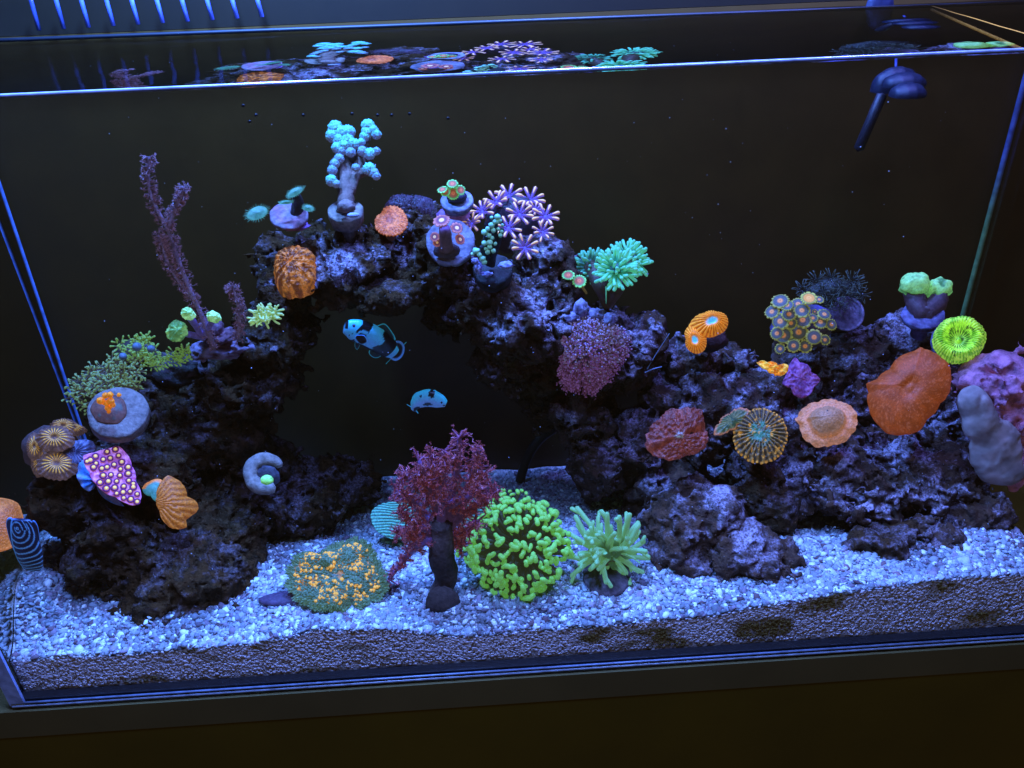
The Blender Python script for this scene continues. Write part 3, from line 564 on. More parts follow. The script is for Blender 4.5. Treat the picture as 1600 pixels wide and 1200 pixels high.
part('flesh', m, M_fluor, t)
m = M(); P = at(1112, 530, .14); blob(m, P, (.014, .010, .012), 3, noise=.2, colf=lambda v, d: mix((.06, .02, .02), (.02, .015, .02), sm(v[:, 2], 0, -.6))); part('skeleton', m, M_plug, t)
# ---- lime meat coral
def h_lime(r, a): return .014*np.exp(-((r-.68)/.30)**2) + .0012*np.sin(46*a)*sm(r, .2, .5) - .006*sm(r, .85, 1) + .005*np.exp(-(r/.12)**2)
t, P, n = disc_thing('meat_coral', 'lime green fleshy ribbed ring coral at the right behind the biggest mushroom', 'coral', ell(1499, 530, 42, 37, -.2, .05, seed=6), (1497, 532), .125, up=.3, rings=34, seg=230,
    h=h_lime, thick=.008, frill=.02, mat=M_fluor, colf=lambda r, a, V: mix(mix((.16, .50, .03), (.55, 1., .10), sm(fbm(V*260, 3)+.4*np.sin(46*a), -.5, .4)), (.02, .05, .02), .85*np.clip(np.exp(-((r-.30)/.13)**2)*sm(np.sin(23*a)+.4, -.4, .6)+sm(fbm(V*300, 19, 2), .55, .72), 0, 1)))
plug(t, P-n*.007, n, .021, .006, (.14, .12, .20), stem=True)
# ---- purple chip and yellow crust beside it
def coloured_chip(): return None
t, P, n = disc_thing('encrusting_coral', 'flat violet chip with jagged corners in the middle of the right reef', 'coral', [(1243,558),(1250,566),(1262,570),(1268,582),(1282,593),(1272,604),(1266,616),(1252,622),(1240,616),(1236,606),(1222,599),(1226,590),(1232,580)], (1250, 592), .125, up=.3, rings=16, seg=110,
    h=lambda r, a: .0012*fbm(np.stack([r*np.cos(a)*9, r*np.sin(a)*9, r*0], -1), 4, 3), thick=.005, mat=M_dim, colf=lambda r, a, V: mix((.22, .06, .20), (.42, .14, .34), sm(fbm(V*350, 3), -.3, .5)))
t, P, n = disc_thing('encrusting_coral', 'tiny bright yellow orange crust left of the violet chip', 'coral', [(1182,566),(1192,563),(1200,566),(1210,566),(1216,571),(1224,568),(1232,571),(1230,581),(1220,587),(1208,584),(1198,578),(1188,572)], (1208, 575), .122, up=.4, rings=16, seg=110,
    h=lambda r, a: .004*(1-r**2)+.0022*fbm(np.stack([r*np.cos(a)*7, r*np.sin(a)*7, r*0], -1), 4, 3), thick=.004, mat=M_fluor, colf=lambda r, a, V: mix((.8, .22, .01), (1., .62, .08), sm(fbm(V*380, 3), -.3, .35)))
# ---- red/violet round disc behind zoanthids
t, P, n = disc_thing('frag_disc', 'plain round violet frag disc standing on edge behind the zoanthids', 'frag disc', ell(1322, 490, 29, 27, .3, .02), (1322, 490), .175, up=.0, side=-.3, rings=12, seg=80, h=lambda r, a: .001*(1-r), thick=.005, mat=M_plug,
    colf=lambda r, a, V: mix((.20, .12, .18), (.42, .28, .40), sm(fbm(V*90, 4)+.5*(r > .88), -.1, .5)))
# ---- orange fluted fan on the left
def h_fan(r, a): return .006*(1-r**2) + .0003*np.sin(52*np.arctan2(r*np.sin(a)+.1, r*np.cos(a)+1.7))
t, P, n = disc_thing('fan_coral', 'orange finely ribbed fan shaped coral right of the pink dotted chip', 'coral', [(245,775),(250,755),(262,743),(275,748),(288,760),(292,776),(308,785),(310,796),(300,806),(290,812),(292,824),(270,826),(256,815),(250,798)], (270, 785), .078, up=.1, side=.2, rings=40, seg=150,
    h=h_fan, thick=.003, frill=.02, colf=lambda r, a, V: mix((.30, .09, .010), (.48, .16, .018), sm(np.sin(52*np.arctan2(r*np.sin(a)+.1, r*np.cos(a)+1.7)), -.8, .6)))
m = M(); disc(m, [(222,763),(234,752),(252,749),(255,765),(248,785),(236,775)], (240, 765), .082, up=.3, rings=10, seg=60, thick=.003, h=lambda r, a: .002*(1-r**2), colf=lambda r, a, V: mix((.06, .24, .18), (.70, .22, .04), sm(r, .6, .8)*(np.sin(a) > .1))); part('turquoise_lobe', m, M_fluor, t)
# ---- orange disc added in place of a coral's reflection in the left pane
t, P, n = disc_thing('mushroom_coral', 'smooth pale orange mushroom coral cut by the left edge behind the striped fish', 'coral', [(-40,790),(-10,778),(10,779),(28,786),(34,800),(30,830),(20,855),(0,862),(-40,855)], (0, 815), .06, up=.4, rings=20, seg=100,
    h=lambda r, a: .008*(1-r**2), thick=.004, colf=lambda r, a, V: mix(mix((.42, .11, .015), (.62, .19, .03), sm(fbm(V*60, 4), -.3, .5)), (.8, .26, .06), .6*sm(r, .85, 1)))

# ---- pink chip with yellow dots
t = thing('chalice_chip', 'pink coral chip covered in glowing yellow dots on the left rock', 'coral', at(175, 760, .075))
m = M(); P, n = disc(m, [(130,712),(148,707),(170,701),(186,697),(197,708),(206,728),(212,752),(221,777),(216,788),(207,790),(196,786),(180,776),(160,766),(150,756),(140,738)], (175, 742), .066, up=.15, side=.15, rings=24, seg=120, thick=.004,
    h=lambda r, a: .0008*fbm(np.stack([r*np.cos(a)*9, r*np.sin(a)*9, r*0], -1), 4, 2), colf=lambda r, a, V: mix((.45, .12, .34), (.75, .30, .62), sm(fbm(V*260, 4), -.3, .5)))
part('flesh', m, M_fluor, t)
u, v, n = frame(n)
m = M(); blob(m, (0, 0, 0), (1, 1, .45), 2, colf=lambda v_, d: mix((1., .30, .06), (1., .72, .18), sm(v_[:, 2], .2, .75))); me = m.mesh('yellow_dot', M_fluor)
m = M(); a_ = np.linspace(0, 2*math.pi, 17)[:-1]; tube(m, np.stack([np.cos(np.r_[a_, 0]), np.sin(np.r_[a_, 0]), 0*np.r_[a_, 0]], 1), .35, 6, (.20, .03, .14), cap=False); me_r = m.mesh('dot_rim', M_dim)
for x, y in [(136,721),(141,719),(149,713),(180,702),(167,706),(161,718),(172,716),(185,712),(150,724),(146,730),(159,732),(167,730),(178,726),(190,722),(161,743),(173,742),(188,733),(187,743),(200,730),(156,754),(169,752),(182,752),(200,740),(201,751),(166,763),(179,762),(193,760),(208,756),(182,771),(192,769),(203,768),(193,778),(204,780),(214,772),(214,784),(208,761)]:
    Q = onplane(x, y, P, n) + n*.0014; s_ = rng.uniform(.85, 1.15)*psz(Q)*2.9
    inst('yellow_dot', me, mat4(Q, n, s_), t); inst('dot_rim', me_r, mat4(Q-n*.0003, n, s_*1.35), t)
m = M(); disc(m, [(120,735),(124,724),(134,712),(145,712),(150,755),(180,775),(205,788),(195,791),(170,783),(140,768),(125,755)], (150, 752), .071, up=.15, rings=14, seg=90, thick=.006, h=lambda r, a: .004*(1-r**2)+.001*np.sin(9*a), colf=lambda r, a, V: mix((.10, .34, .80), (.30, .40, .62), sm(fbm(V*160, 4), -.3, .5))); part('blue_base', m, M_plug, t)
m = M(); disc(m, [(90,720),(100,700),(122,688),(146,690),(150,700),(132,714),(118,726),(104,730)], (118, 708), .080, up=.5, rings=12, seg=80, thick=.004, h=lambda r, a: .003*(1-r**2)+.0009*np.sin(18*a), colf=lambda r, a, V: mix((.14, .13, .22), (.30, .28, .42), sm(fbm(V*260, 4), -.3, .5))); part('grey_flap', m, M_plug, t)

# ---- yellow striped favia-like polyps, left edge
t = thing('striped_polyp_colony', 'brown polyp colony with yellow radiating stripes at the far left', 'coral', at(90, 730, .085))
for x, y, rx, ry, up, yy in [(86,686,31,20,.5,.078),(90,727,33,23,.5,.072),(54,698,13,22,.2,.08),(62,722,14,24,.2,.078),(100,668,24,14,.6,.09),(118,672,18,8,.7,.092)]:
    m = M(); k = 20
    disc(m, ell(x, y, rx, ry, 0, .06, seed=x), (x, y), yy, up=up, rings=20, seg=160, thick=.004, frill=.05, h=lambda r, a: .007*(1-r**2.5)-.003*np.exp(-(r/.2)**2)+.0008*np.sin(20*a)*r,
         colf=lambda r, a, V: mix(mix((.10, .06, .05), (.16, .10, .09), sm(fbm(V*300, 4), -.3, .5)), (.75, .42, .06), sm(np.sin(20*a), .15, .5)*sm(r, .12, .22)*(1-sm(r, .55, .75))))
    part('polyp', m, M_mush, t)
m = M(); blob(m, at(85, 705, .092), (.026, .012, .022), 3, noise=.15, colf=lambda v, d: np.tile((.08, .05, .05), (len(v), 1))); part('mound', m, M_dim, t)

# ---- green double headed coral on plug
t = thing('green_bubble_coral', 'two pale green puffy heads on a plug at the back right', 'coral', at(1443, 510, .145))
for k, (x, y, rx, ry) in enumerate([(1429,445,24,20),(1468,452,19,20)]):
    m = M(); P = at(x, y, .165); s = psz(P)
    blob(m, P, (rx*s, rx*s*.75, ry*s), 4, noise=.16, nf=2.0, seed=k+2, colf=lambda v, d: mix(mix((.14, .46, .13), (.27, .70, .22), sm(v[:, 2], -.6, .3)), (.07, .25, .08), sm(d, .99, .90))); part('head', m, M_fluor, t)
    m = M(); tube(m, spline([P - UP*.006, at(x*.8+1445*.2, 475, .16), at(1442, 492, .155)], 8), np.linspace(.009, .008, 8), 12, (.07, .04, .05), noise=.2); part('stem', m, M_dim, t)
P = at(1443, 491, .155); plug(t, P, nrm(UP + .45*nrm(CAM-P)), .0185, .009, (.20, .17, .30), col2=(.10, .06, .12))

# ---- zoanthid / palythoa polyps
def zoa_mesh(skirt, ringc, centre, rim, name):
    m = M(); seg = 36; rr = [0, .12, .26, .34, .44, .62, .82, .93, 1.02, 1.12]; hh = [.02, .06, .07, .02, .06, .05, .03, .05, .02, -.06]
    cc = [mix(centre, (0, 0, 0), .5), centre, centre, mix(centre, ringc, .6), ringc, ringc, skirt, rim, rim, rim]
    a = np.linspace(0, 2*math.pi, seg, endpoint=False); V = []; C = []
    for k, (r, h_, c) in enumerate(zip(rr, hh, cc)):
        wv = 1 + (.07*np.sign(np.sin(18*a)) if k >= 7 else 0); V.append(np.stack([r*wv*np.cos(a), r*wv*np.sin(a), a*0+h_], 1)); C.append(np.tile(c, (seg, 1)) * ((.75+.25*np.sign(np.sin(18*a)))[:, None] if k >= 7 else 1))
    for r, z in ((.8, -.16), (.32, -.3), (.30, -.9)): V.append(np.stack([r*np.cos(a), r*np.sin(a), a*0+z], 1)); C.append(np.tile(np.asarray(skirt)*.5, (seg, 1)))
    i0 = np.arange(seg); i1 = (i0+1) % seg
    m.add(np.concatenate(V), np.concatenate([np.stack([k*seg+i0, (k+1)*seg+i0, (k+1)*seg+i1, k*seg+i1], 1) for k in range(len(V)-1)]), np.concatenate(C)); return m.mesh(name, M_fluor)
z_grey = zoa_mesh((.055, .07, .065), (.08, .09, .10), (.75, .30, .10), (.34, .36, .08), 'zoanthid_polyp')
z_grn = zoa_mesh((.10, .30, .08), (.40, .12, .06), (.75, .20, .08), (.25, .85, .22), 'zoanthid_polyp')
z_ora = zoa_mesh((.30, .25, .05), (.8, .35, .06), (.95, .45, .10), (.5, .55, .1), 'zoanthid_polyp')
t = thing('zoanthid_colony', 'dome of grey zoanthids with orange centres and yellow rims', 'coral', at(1250, 545, .15))
zs = [(1206,487,11,8,.4),(1219,502,13,11,.2),(1224,524,13,12,.1),(1214,521,10,8,.2),(1233,491,11,8,.5),(1236,505,9,9,.1),(1253,485,12,9,.5),(1254,500,13,10,.4),(1248,519,13,12,.1),(1272,527,12,11,.15),(1282,503,11,9,.4),(1270,497,8,6,.5),(1240,540,10,9,.0),(1258,541,9,10,.0),(1247,475,11,6,.7),(1264,466,12,5,.8),(1230,477,10,5,.8),(1288,491,10,5,.7),(1219,470,13,5,.8),(1280,468,7,4,.8),(1289,531,6,8,.1),(1273,487,4,4,.3),(1219,545,6,8,0),(1299,507,6,9,.2)]
CZ = at(1252, 512, .152)
for k, (x, y, rx, ry, up) in enumerate(zs):
    P = at(x, y, .125+.018*abs(math.sin(k*2.1))); n_ = nrm(nrm(CAM-P) + up*1.5*UP + (x-1250)/60*np.array([.6, 0, 0]))
    inst('zoanthid_polyp', z_ora if k == 15 else z_grey, mat4(P, n_, psz(P)*max(rx, ry)*.95, spin=k), t)
m = M(); blob(m, CZ, (.028, .014, .025), 3, noise=.12, colf=lambda v, d: mix((.05, .04, .04), (.14, .12, .42), sm(fbm(v*4+3, 5)+v[:, 2], .5, .9))); part('mound', m, M_dim, t)
t = thing('zoanthid_plug', 'violet blue plug topped by five green rimmed orange zoanthids', 'coral', at(713, 330, .165))
for x, y, r, up in [(707,287,9,.9),(696,299,8,.1),(708,302,10,.0),(720,297,8,.2),(691,296,8,1.2)]:
    P = at(x, y, .150); n_ = nrm(nrm(CAM-P)+up*1.6*UP+(x-707)/25*np.array([.6, 0, 0])); inst('zoanthid_polyp', z_grn, mat4(P, n_, psz(P)*r*.9, spin=x), t)
P = at(714, 312, .160); n_ = nrm(UP+.5*nrm(CAM-P)); plug(t, P, n_, psz(P)*26, .009, (.30, .28, .34), col2=(.20, .18, .22), stem=False)
m = M(); blob(m, P+n_*.003, (.009, .008, .005), 2, (.03, .03, .06)); part('polyp_base', m, M_dim, t)
m = M(); blob(m, at(708, 338, .165), (.014, .010, .008), 3, noise=.35, nf=3, seed=4, colf=lambda v, d: mix((.14, .06, .18), (.40, .20, .55), sm(d, .8, 1.15))); part('crust', m, M_dim, t)
t = thing('zoanthid_pair', 'two small green rimmed zoanthids left of the teal torch coral', 'coral', at(895, 445, .155))
for x, y, r, up in [(888,430,9,.9),(905,439,10,.5)]:
    P = at(x, y, .15); inst('zoanthid_polyp', z_grn, mat4(P, nrm(nrm(CAM-P)+up*1.6*UP), psz(P)*r, spin=x), t)
m = M(); tube(m, [at(905, 442, .152), at(912, 452, .155), at(916, 458, .16)], .0012, 6, (.35, .25, .04)); part('stem', m, M_dim, t)

# ---- clove / star polyps: flowers with eight feathered arms
m = M(); pts = spline([(.12, 0, 0), (.5, 0, .10), (.82, 0, .16), (1, 0, .13)], 10); tube(m, pts, [.075, .085, .095, .10, .105, .11, .11, .105, .09, .06], 8, colf=lambda t_: mix((.10, .06, .26), (.26, .14, .36), t_))
sp_ = pts + np.array([0, 0, .09]); tube(m, sp_[3:], [.03, .05, .07, .08, .08, .07, .05], 6, (1., .62, .26))
for k in range(9):
    for sg in (-1, 1):
        b_ = pts[k]; tube(m, [b_, b_+np.array([.04, sg*.15, .03])], [.022, .012], 4, (.30, .18, .40), cap=False)
me_arm = m.mesh('arm', M_fluor)
m = M(); blob(m, (0, 0, 0), (.18, .18, .10), 2, (.12, .10, .55)); tube(m, [(0, 0, -.02), (0, 0, -.5), (0, 0, -1.1)], [.1, .08, .07], 8, (.06, .04, .08)); me_core = m.mesh('polyp', M_fluor)
def star(t, x, y, r, Y, up=.2, side=0, arms=8, sc=1):
    Y = .125+.075*(395-y)/90; up = up+.7
    P = at(x, y, Y); n_ = facing(P, up, side); s = psz(P)*r*sc; p = inst('polyp', me_core, mat4(P, n_, s, spin=x*.37), t)
    for k in range(arms):
        A = mat4(P, n_, s, spin=x*.37 + 2*math.pi*k/arms + rng.uniform(-.1, .1)) @ Matrix.Rotation(rng.uniform(-.35, .1), 4, 'Y'); inst('arm', me_arm, A, p)
t = thing('clove_polyp_colony', 'cluster of violet star shaped polyps with cream arms on top of the arch', 'coral', at(800, 380, .165))
for x, y, r, up, sd, Y in [(795,307,23,.9,0,.165),(776,317,22,.8,-.4,.16),(829,313,23,.9,.2,.165),(754,331,21,.6,-.5,.155),(812,336,23,.3,.0,.15),(852,339,23,.3,.3,.155),(795,357,22,.1,-.2,.145),(848,363,18,.0,.2,.148),(820,388,23,.0,.0,.14),(738,350,18,.3,-.5,.15),(836,328,15,.6,.5,.168)]:
    star(t, x, y, r, Y, up, sd)
m = M(); blob(m, at(805, 350, .195), (.028, .012, .026), 3, noise=.2, colf=lambda v, d: np.tile((.03, .022, .035), (len(v), 1))); part('mat', m, M_dim, t)

# ---- frag plug with stumpy finger and orange eyed polyps
t = thing('frag_plug', 'violet blue plug with a stumpy brown finger and orange ringed polyps', 'coral', at(703, 405, .145))
P = at(704, 378, .145); n_ = nrm(nrm(CAM-P)+.4*UP); s = psz(P); plug(t, P, n_, s*38, .010, (.32, .29, .36), col2=(.22, .19, .25), taper=.6, stem=True)
m = M(); tube(m, spline([at(697, 388, .138), at(696, 368, .135), at(694, 352, .134)], 10), [s*12, s*11, s*10, s*9.6, s*9.4, s*9.2, s*9, s*8.8, s*8, s*5], 14, colf=lambda t_: mix((.10, .06, .07), (.30, .15, .42), sm(np.array(t_), .7, 1)), noise=.08); part('finger', m, M_dim, t)
m = M(); blob(m, at(698, 392, .139), (s*22, .004, s*13), 2, (.05, .035, .045)); part('dark_tissue', m, M_dim, t)  # dark blob around the foot of the finger
z_eye = zoa_mesh((.45, .12, .10), (.16, .05, .08), (1., .62, .3), (.55, .22, .2), 'ringed_polyp')
for x, y, r, up, sd in [(679,370,7,.2,-.2),(683,379,6,.0,0),(714,356,9,.6,.3),(719,374,8,.3,.8),(690,344,12,1.2,-.3)]:
    P = at(x, y, .136); inst('ringed_polyp', z_eye, mat4(P, nrm(nrm(CAM-P)+up*UP*1.4+sd*np.array([1, 0, 0])), psz(P)*r, spin=x), t)
# ---- dark plug with green knobby branches
t = thing('acropora_frag', 'small dark branching coral with mint knobs on a dark plug', 'coral', at(770, 440, .14))
P = at(770, 420, .138); n_ = nrm(UP+.8*nrm(CAM-P)); s = psz(P); plug(t, P, n_, s*31, .013, (.045, .045, .05), col2=(.02, .02, .02), taper=.92, stem=False)
m = M(); m_t = M()
for pl in [[(768,415),(772,385),(776,345)],[(768,410),(760,375),(764,355)],[(766,410),(750,398),(742,392)],[(768,405),(780,372),(785,358)],[(765,412),(758,400),(752,385)]]:
    p = spline([at(x, y, .136-.002*i) for i, (x, y) in enumerate(pl)], 12); tube(m, p, np.linspace(s*6, s*3, 12), 8, (.025, .03, .035), noise=.2)
part('branch', m, M_plug, t)
knobs = [(777,339,5),(773,347,4),(781,345,3.5),(768,352,5),(771,360,4),(762,358,4),(779,358,3),(785,352,3),(757,363,5),(764,368,4),(782,368,3.5),(769,372,3.5),(757,380,4.5),(765,386,4),(759,389,3),(774,381,3),(771,392,4),(765,379,5),(743,392,5),(749,398,4),(754,404,5),(762,394,4),(738,397,3),(757,410,4),(778,347,3),(784,362,3),(747,391,3),(768,340,3)]
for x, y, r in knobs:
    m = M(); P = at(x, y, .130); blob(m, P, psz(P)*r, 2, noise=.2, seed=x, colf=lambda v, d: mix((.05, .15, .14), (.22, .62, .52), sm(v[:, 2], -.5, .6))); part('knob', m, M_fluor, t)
for x, y, rx, ry in [(790,415,11,6),(748,418,6,9),(760,428,9,4),(742,408,5,5)]:
    m = M(); P = at(x, y, .128); s = psz(P); blob(m, P, (rx*s, rx*s*.5, ry*s), 3, noise=.35, seed=x, colf=lambda v, d: mix((.22, .20, .5), (.55, .52, .85), sm(d, .85, 1.15))); part('putty', m, M_plug, t)

# ---- tentacle tufts
def tent_mesh(name, l=1., r0=.06, r1=.05, tip=.09, cs=(.04, .10, .06), ct=(.3, .9, .3), bend=.25, ts=.78, mat=None, fork=False):
    m = M(); p = spline([(0, 0, 0), (bend*.3, 0, .5), (bend, 0, 1)], 9)*np.array([1, 1, l])
    rad = [r0, r0*.95, r0*.9, (r0+r1)/2, r1, r1, r1*1.1, tip, tip*.85]
    tube(m, p, rad, 7, colf=lambda t_: mix(cs, ct, sm(np.array(t_), ts-.18, ts)))
    if fork: tube(m, [p[-2], p[-1]+np.array([.12, .08, -.02])], [tip*.9, tip*.8], 7, ct)
    return m.mesh(name, mat or M_fluor)
def tuft(t, me_list, P, n_, R, L, count, spread=1.25, name='tentacle', Rv=None, jit=.25, sr=1.0):
    u, v, n_ = frame(n_)
    for k in range(count):
        q = math.sqrt((k+.5)/count); a = k*2.399963; th = q*spread + rng.uniform(-.08, .08)*jit*4
        d = math.sin(th)*(math.cos(a)*u+math.sin(a)*v)+math.cos(th)*n_; d = nrm(d + jit*.5*rng.normal(size=3)*.4)
        B = P + R*.55*(math.sin(th)*(math.cos(a)*u+math.sin(a)*v)) + R*.25*math.cos(th)*n_
        l = L*rng.uniform(.82, 1.15); inst(name, me_list[k % len(me_list)], mat4(B, d, (l*sr, l*sr, l), spin=rng.uniform(0, 6.28)), t)
# hammer coral
hm = [tent_mesh('tentacle', 1, .07, .05, .085, (.035, .06, .025), (.38, .80, .16), b_, .86, fork=fk) for b_, fk in ((.15, True), (.3, False), (-.2, True))]
for me_ in hm: pass
m_h = []
for k in range(3):
    m = M(); p = spline([(0, 0, 0), (.05, 0, .5), (.10*(k-1), 0, .93)], 7); tube(m, p, [.07, .065, .06, .06, .06, .06, .06], 7, (.035, .045, .022))
    hp = spline([(-.10-.03*k, 0, .955), (-.03, .02, 1.0), (.03, 0, 1.0), (.085+.03*k, .03, .96)], 9)+np.array([.10*(k-1), 0, 0]); tube(m, hp, [.055, .074, .078, .074, .070, .074, .078, .074, .055], 8, (.16, .50, .09)); m_h.append(m.mesh('tentacle', M_fluor))
t = thing('hammer_coral', 'round bright green hammer coral resting on the gravel', 'coral', atz(812, 918, .045))
P = at(812, 856, .062); s = psz(P); tuft(t, m_h, P, nrm(nrm(CAM-P)+.15*UP), s*47, s*49, 235, spread=1.5, jit=.5)
tuft(t, m_h, at(760, 850, .085), nrm(nrm(CAM-P)-.6*np.array([1, 0, 0])), s*20, s*38, 34, spread=1.2, jit=.3); tuft(t, m_h, at(800, 805, .09), nrm(UP*1.5+nrm(CAM-P)), s*20, s*36, 26, spread=1.1, jit=.3)
m = M(); blob(m, P+np.array([0, .012, -.006]), (s*52, .018, s*48), 3, noise=.15, colf=lambda v, d: np.tile((.045, .045, .014), (len(v), 1))); part('core', m, M_dim, t)
# green anemone on plug
t = thing('torch_coral', 'spiky pale green torch coral on a brown plug right of the hammer coral', 'coral', atz(948, 925, .045))
tm = [tent_mesh('tentacle', 1, .085, .055, .062, (.05, .13, .045), (.15, .40, .17), b_, .5, fork=f_) for b_, f_ in ((.6, True), (-.5, False), (.3, True))]
for q_ in range(26): pass
tl_ = [(1005,805),(1018,822),(1018,866),(990,878),(962,868),(975,905),(985,895),(880,855),(885,888),(905,905),(885,830),(915,815),(927,802),(945,812),(960,815),(975,820),(990,815),(1010,840),(900,870),(930,885),(945,880),(965,902),(1010,850),(1022,868),(935,830),(950,840),(970,845),(985,840),(925,850),(905,845),(955,862),(940,860),(925,870)]
tl_ += [(950+rng.uniform(.35, 1)*66*math.cos(a), 850-rng.uniform(.35, 1)*22*math.sin(a)+4) for a in np.linspace(0, 6.28, 34)]
B0 = at(950, 868, .052)
for k, (x, y) in enumerate(tl_):
    Tp = at(x, y, .048-.010*math.sin(k*1.9)); B = B0 + (Tp-B0)*.12 + rng.normal(size=3)*.0015; d = Tp-B; l = np.linalg.norm(d); inst('tentacle', tm[k % 3], mat4(B, d, (.036, .036, l*rng.uniform(.8, 1)), spin=rng.uniform(0, 6)), t)
m = M(); blob(m, B0+np.array([0, .006, -.002]), (.016, .010, .014), 3, noise=.15, colf=lambda v, d: mix((.10, .05, .03), (.15, .35, .18), sm(v[:, 2], 0, .8))); part('body', m, M_dim, t)
P = at(948, 898, .045); plug(t, P, nrm(UP+.7*nrm(CAM-P)), psz(P)*37, .012, (.12, .09, .10), taper=.95, stem=False)
# teal torch: three heads on one pale stalk
t = thing('torch_coral', 'teal torch coral with three tufted heads beside the arch top', 'coral', at(945, 470, .16))
fm = [tent_mesh('tentacle', 1, .10, .085, .11, (.02, .11, .07), (.09, .45, .27), b_, .75) for b_ in (.4, -.35, .1)]; fm2 = [tent_mesh('tentacle', 1, .10, .085, .11, (.03, .28, .16), (.12, .60, .34), b_, .6) for b_ in (.4, -.35, .1)]
for x, y, R, L, c, up, sd, ml, Y in [(922,412,20,20,50,1.2,-.6,fm,.17),(963,418,20,26,74,.6,.0,fm2,.140),(985,402,26,22,84,1.2,.5,fm2,.18)]:
    P = at(x, y, Y); s = psz(P); n_ = nrm(nrm(CAM-P)+up*UP+sd*np.array([1, 0, 0])); tuft(t, ml, P-n_*s*10, n_, s*R, s*L, c, spread=1.5, jit=.3)
    m = M(); blob(m, P-n_*s*8, s*R*.62, 2, (.04, .12, .09)); part('head', m, M_dim, t)
    m = M(); tube(m, spline([P-n_*s*8, at((x+950)/2, 445, .158), at(950, 475, .165)], 8), np.linspace(s*13, s*9, 8), 12, (.05, .035, .02), noise=.1); part('stem', m, M_dim, t)
m = M(); tube(m, [at(947, 448, .140), at(947, 474, .142)], [.0008, .0003], 5, (.10, .5, .3)); part('trailing_sweeper', m, M_fluor, t)
# dark star polyp bush at the right back
t = thing('star_polyp_bush', 'dark grey bushy polyps on the rock behind the zoanthids', 'coral', at(1300, 480, .18))
dm = [tent_mesh('tentacle', 1, .05, .04, .045, (.025, .028, .022), (.09, .11, .085), b_, .7, mat=M_dim) for b_ in (.4, -.3)]
for k, (x, y) in enumerate([(1255,452),(1275,440),(1298,435),(1262,462),(1285,455),(1312,448),(1335,445),(1345,460),(1325,462),(1300,465),(1310,478),(1290,478),(1332,438)]):
    P = at(x, y, .170+.004*(k % 3)); tuft(t, dm, P, nrm(nrm(CAM-P)+.8*UP), .004, .0085, 20, spread=1.7, jit=.4, sr=1.0)
m = M(); blob(m, at(1300, 462, .188), (.030, .010, .016), 3, noise=.3, colf=lambda v, d: np.tile((.02, .02, .018), (len(v), 1))); part('mound', m, M_dim, t)
# left green frilly coral
t = thing('xenia_mound', 'green grey mound of fine forked polyps at the left above the round frag disc', 'coral', at(170, 640, .12))
xm = [tent_mesh('tentacle', 1, .07, .055, .085, (.06, .06, .05), (.17, .30, .12), b_, .85, fork=True) for b_ in (.4, -.3)]
for k in range(46):
    a = rng.uniform(0, 6.28); q = math.sqrt(rng.uniform()); x = 168+q*54*math.cos(a)+q*12*math.sin(a); y = 606-q*40*math.sin(a)*.9; y += (168-x)*.18
    P = at(x, y, .112+.02*q); tuft(t, xm, P, nrm(nrm(CAM-P)+.6*UP+(x-168)/60*np.array([1, 0, 0])), .003, .0085, 9, spread=1.2, jit=.4)
m = M(); P = at(168, 612, .135); blob(m, P, (.030, .016, .022), 3, noise=.2, colf=lambda v, d: np.tile((.03, .028, .025), (len(v), 1))); part('mound', m, M_dim, t)
# green leafy corals with blue bulbs behind
t = thing('green_leafy_coral', 'small green flecked coral with blue bulbs left of the gorgonian', 'coral', at(215, 575, .145))
lm_ = [tent_mesh('frond', 1, .10, .12, .17, (.06, .09, .04), (.17, .34, .07), b_, .5) for b_ in (.4, -.3)]
for k in range(30):
    a = rng.uniform(0, 6.28); q = math.sqrt(rng.uniform()); x = 212+q*32*math.cos(a); y = 548+q*22*math.sin(a); P = at(x, y, .13+.015*q); tuft(t, lm_, P, nrm(nrm(CAM-P)+.8*UP), .003, .0052, 6, spread=1.4, name='frond', jit=.5)
for x, y, r in [(214,542,7),(192,557,6),(236,545,6)]:
    m = M(); P = at(x, y, .122); blob(m, P, psz(P)*r, 3, (.10, .16, .22)); part('bulb', m, M_dim, t)
m = M(); blob(m, at(214, 555, .148), (.02, .010, .014), 3, noise=.2, colf=lambda v, d: np.tile((.04, .035, .03), (len(v), 1))); part('mound', m, M_dim, t)
t = thing('green_leafy_coral', 'low green speckled crust coral on a brown rock below the gorgonian plug', 'coral', at(270, 580, .135))
for k in range(26):
    x = rng.uniform(230, 292); y = 570 - (x-230)*.28 + rng.uniform(-9, 8) ; P = at(x, y, .125); tuft(t, lm_, P, nrm(nrm(CAM-P)+.9*UP), .003, .0045, 6, spread=1.4, name='frond', jit=.5)
m = M(); P = at(270, 580, .142); blob(m, P, (.026, .012, .016), 4, noise=.25, nf=4, colf=lambda v, d: mix((.04, .035, .03), (.14, .10, .13), sm(fbm(v*6, 4), .1, .6))); part('base', m, M_plug, t)
# yellow green lump near the arch
t = thing('green_polyp_clump', 'small yellow green frilly clump left of the cave mouth', 'coral', at(416, 505, .14))
gm = [tent_mesh('frond', 1, .12, .12, .13, (.20, .38, .14), (.38, .62, .25), b_, .5) for b_ in (.4, -.3)]
for x, y in [(405,490),(415,487),(428,488),(412,498),(424,495),(402,500)]:
    P = at(x, y, .128); tuft(t, gm, P, nrm(nrm(CAM-P)+.3*UP), .003, .0065, 14, spread=1.5, name='frond', jit=.4)
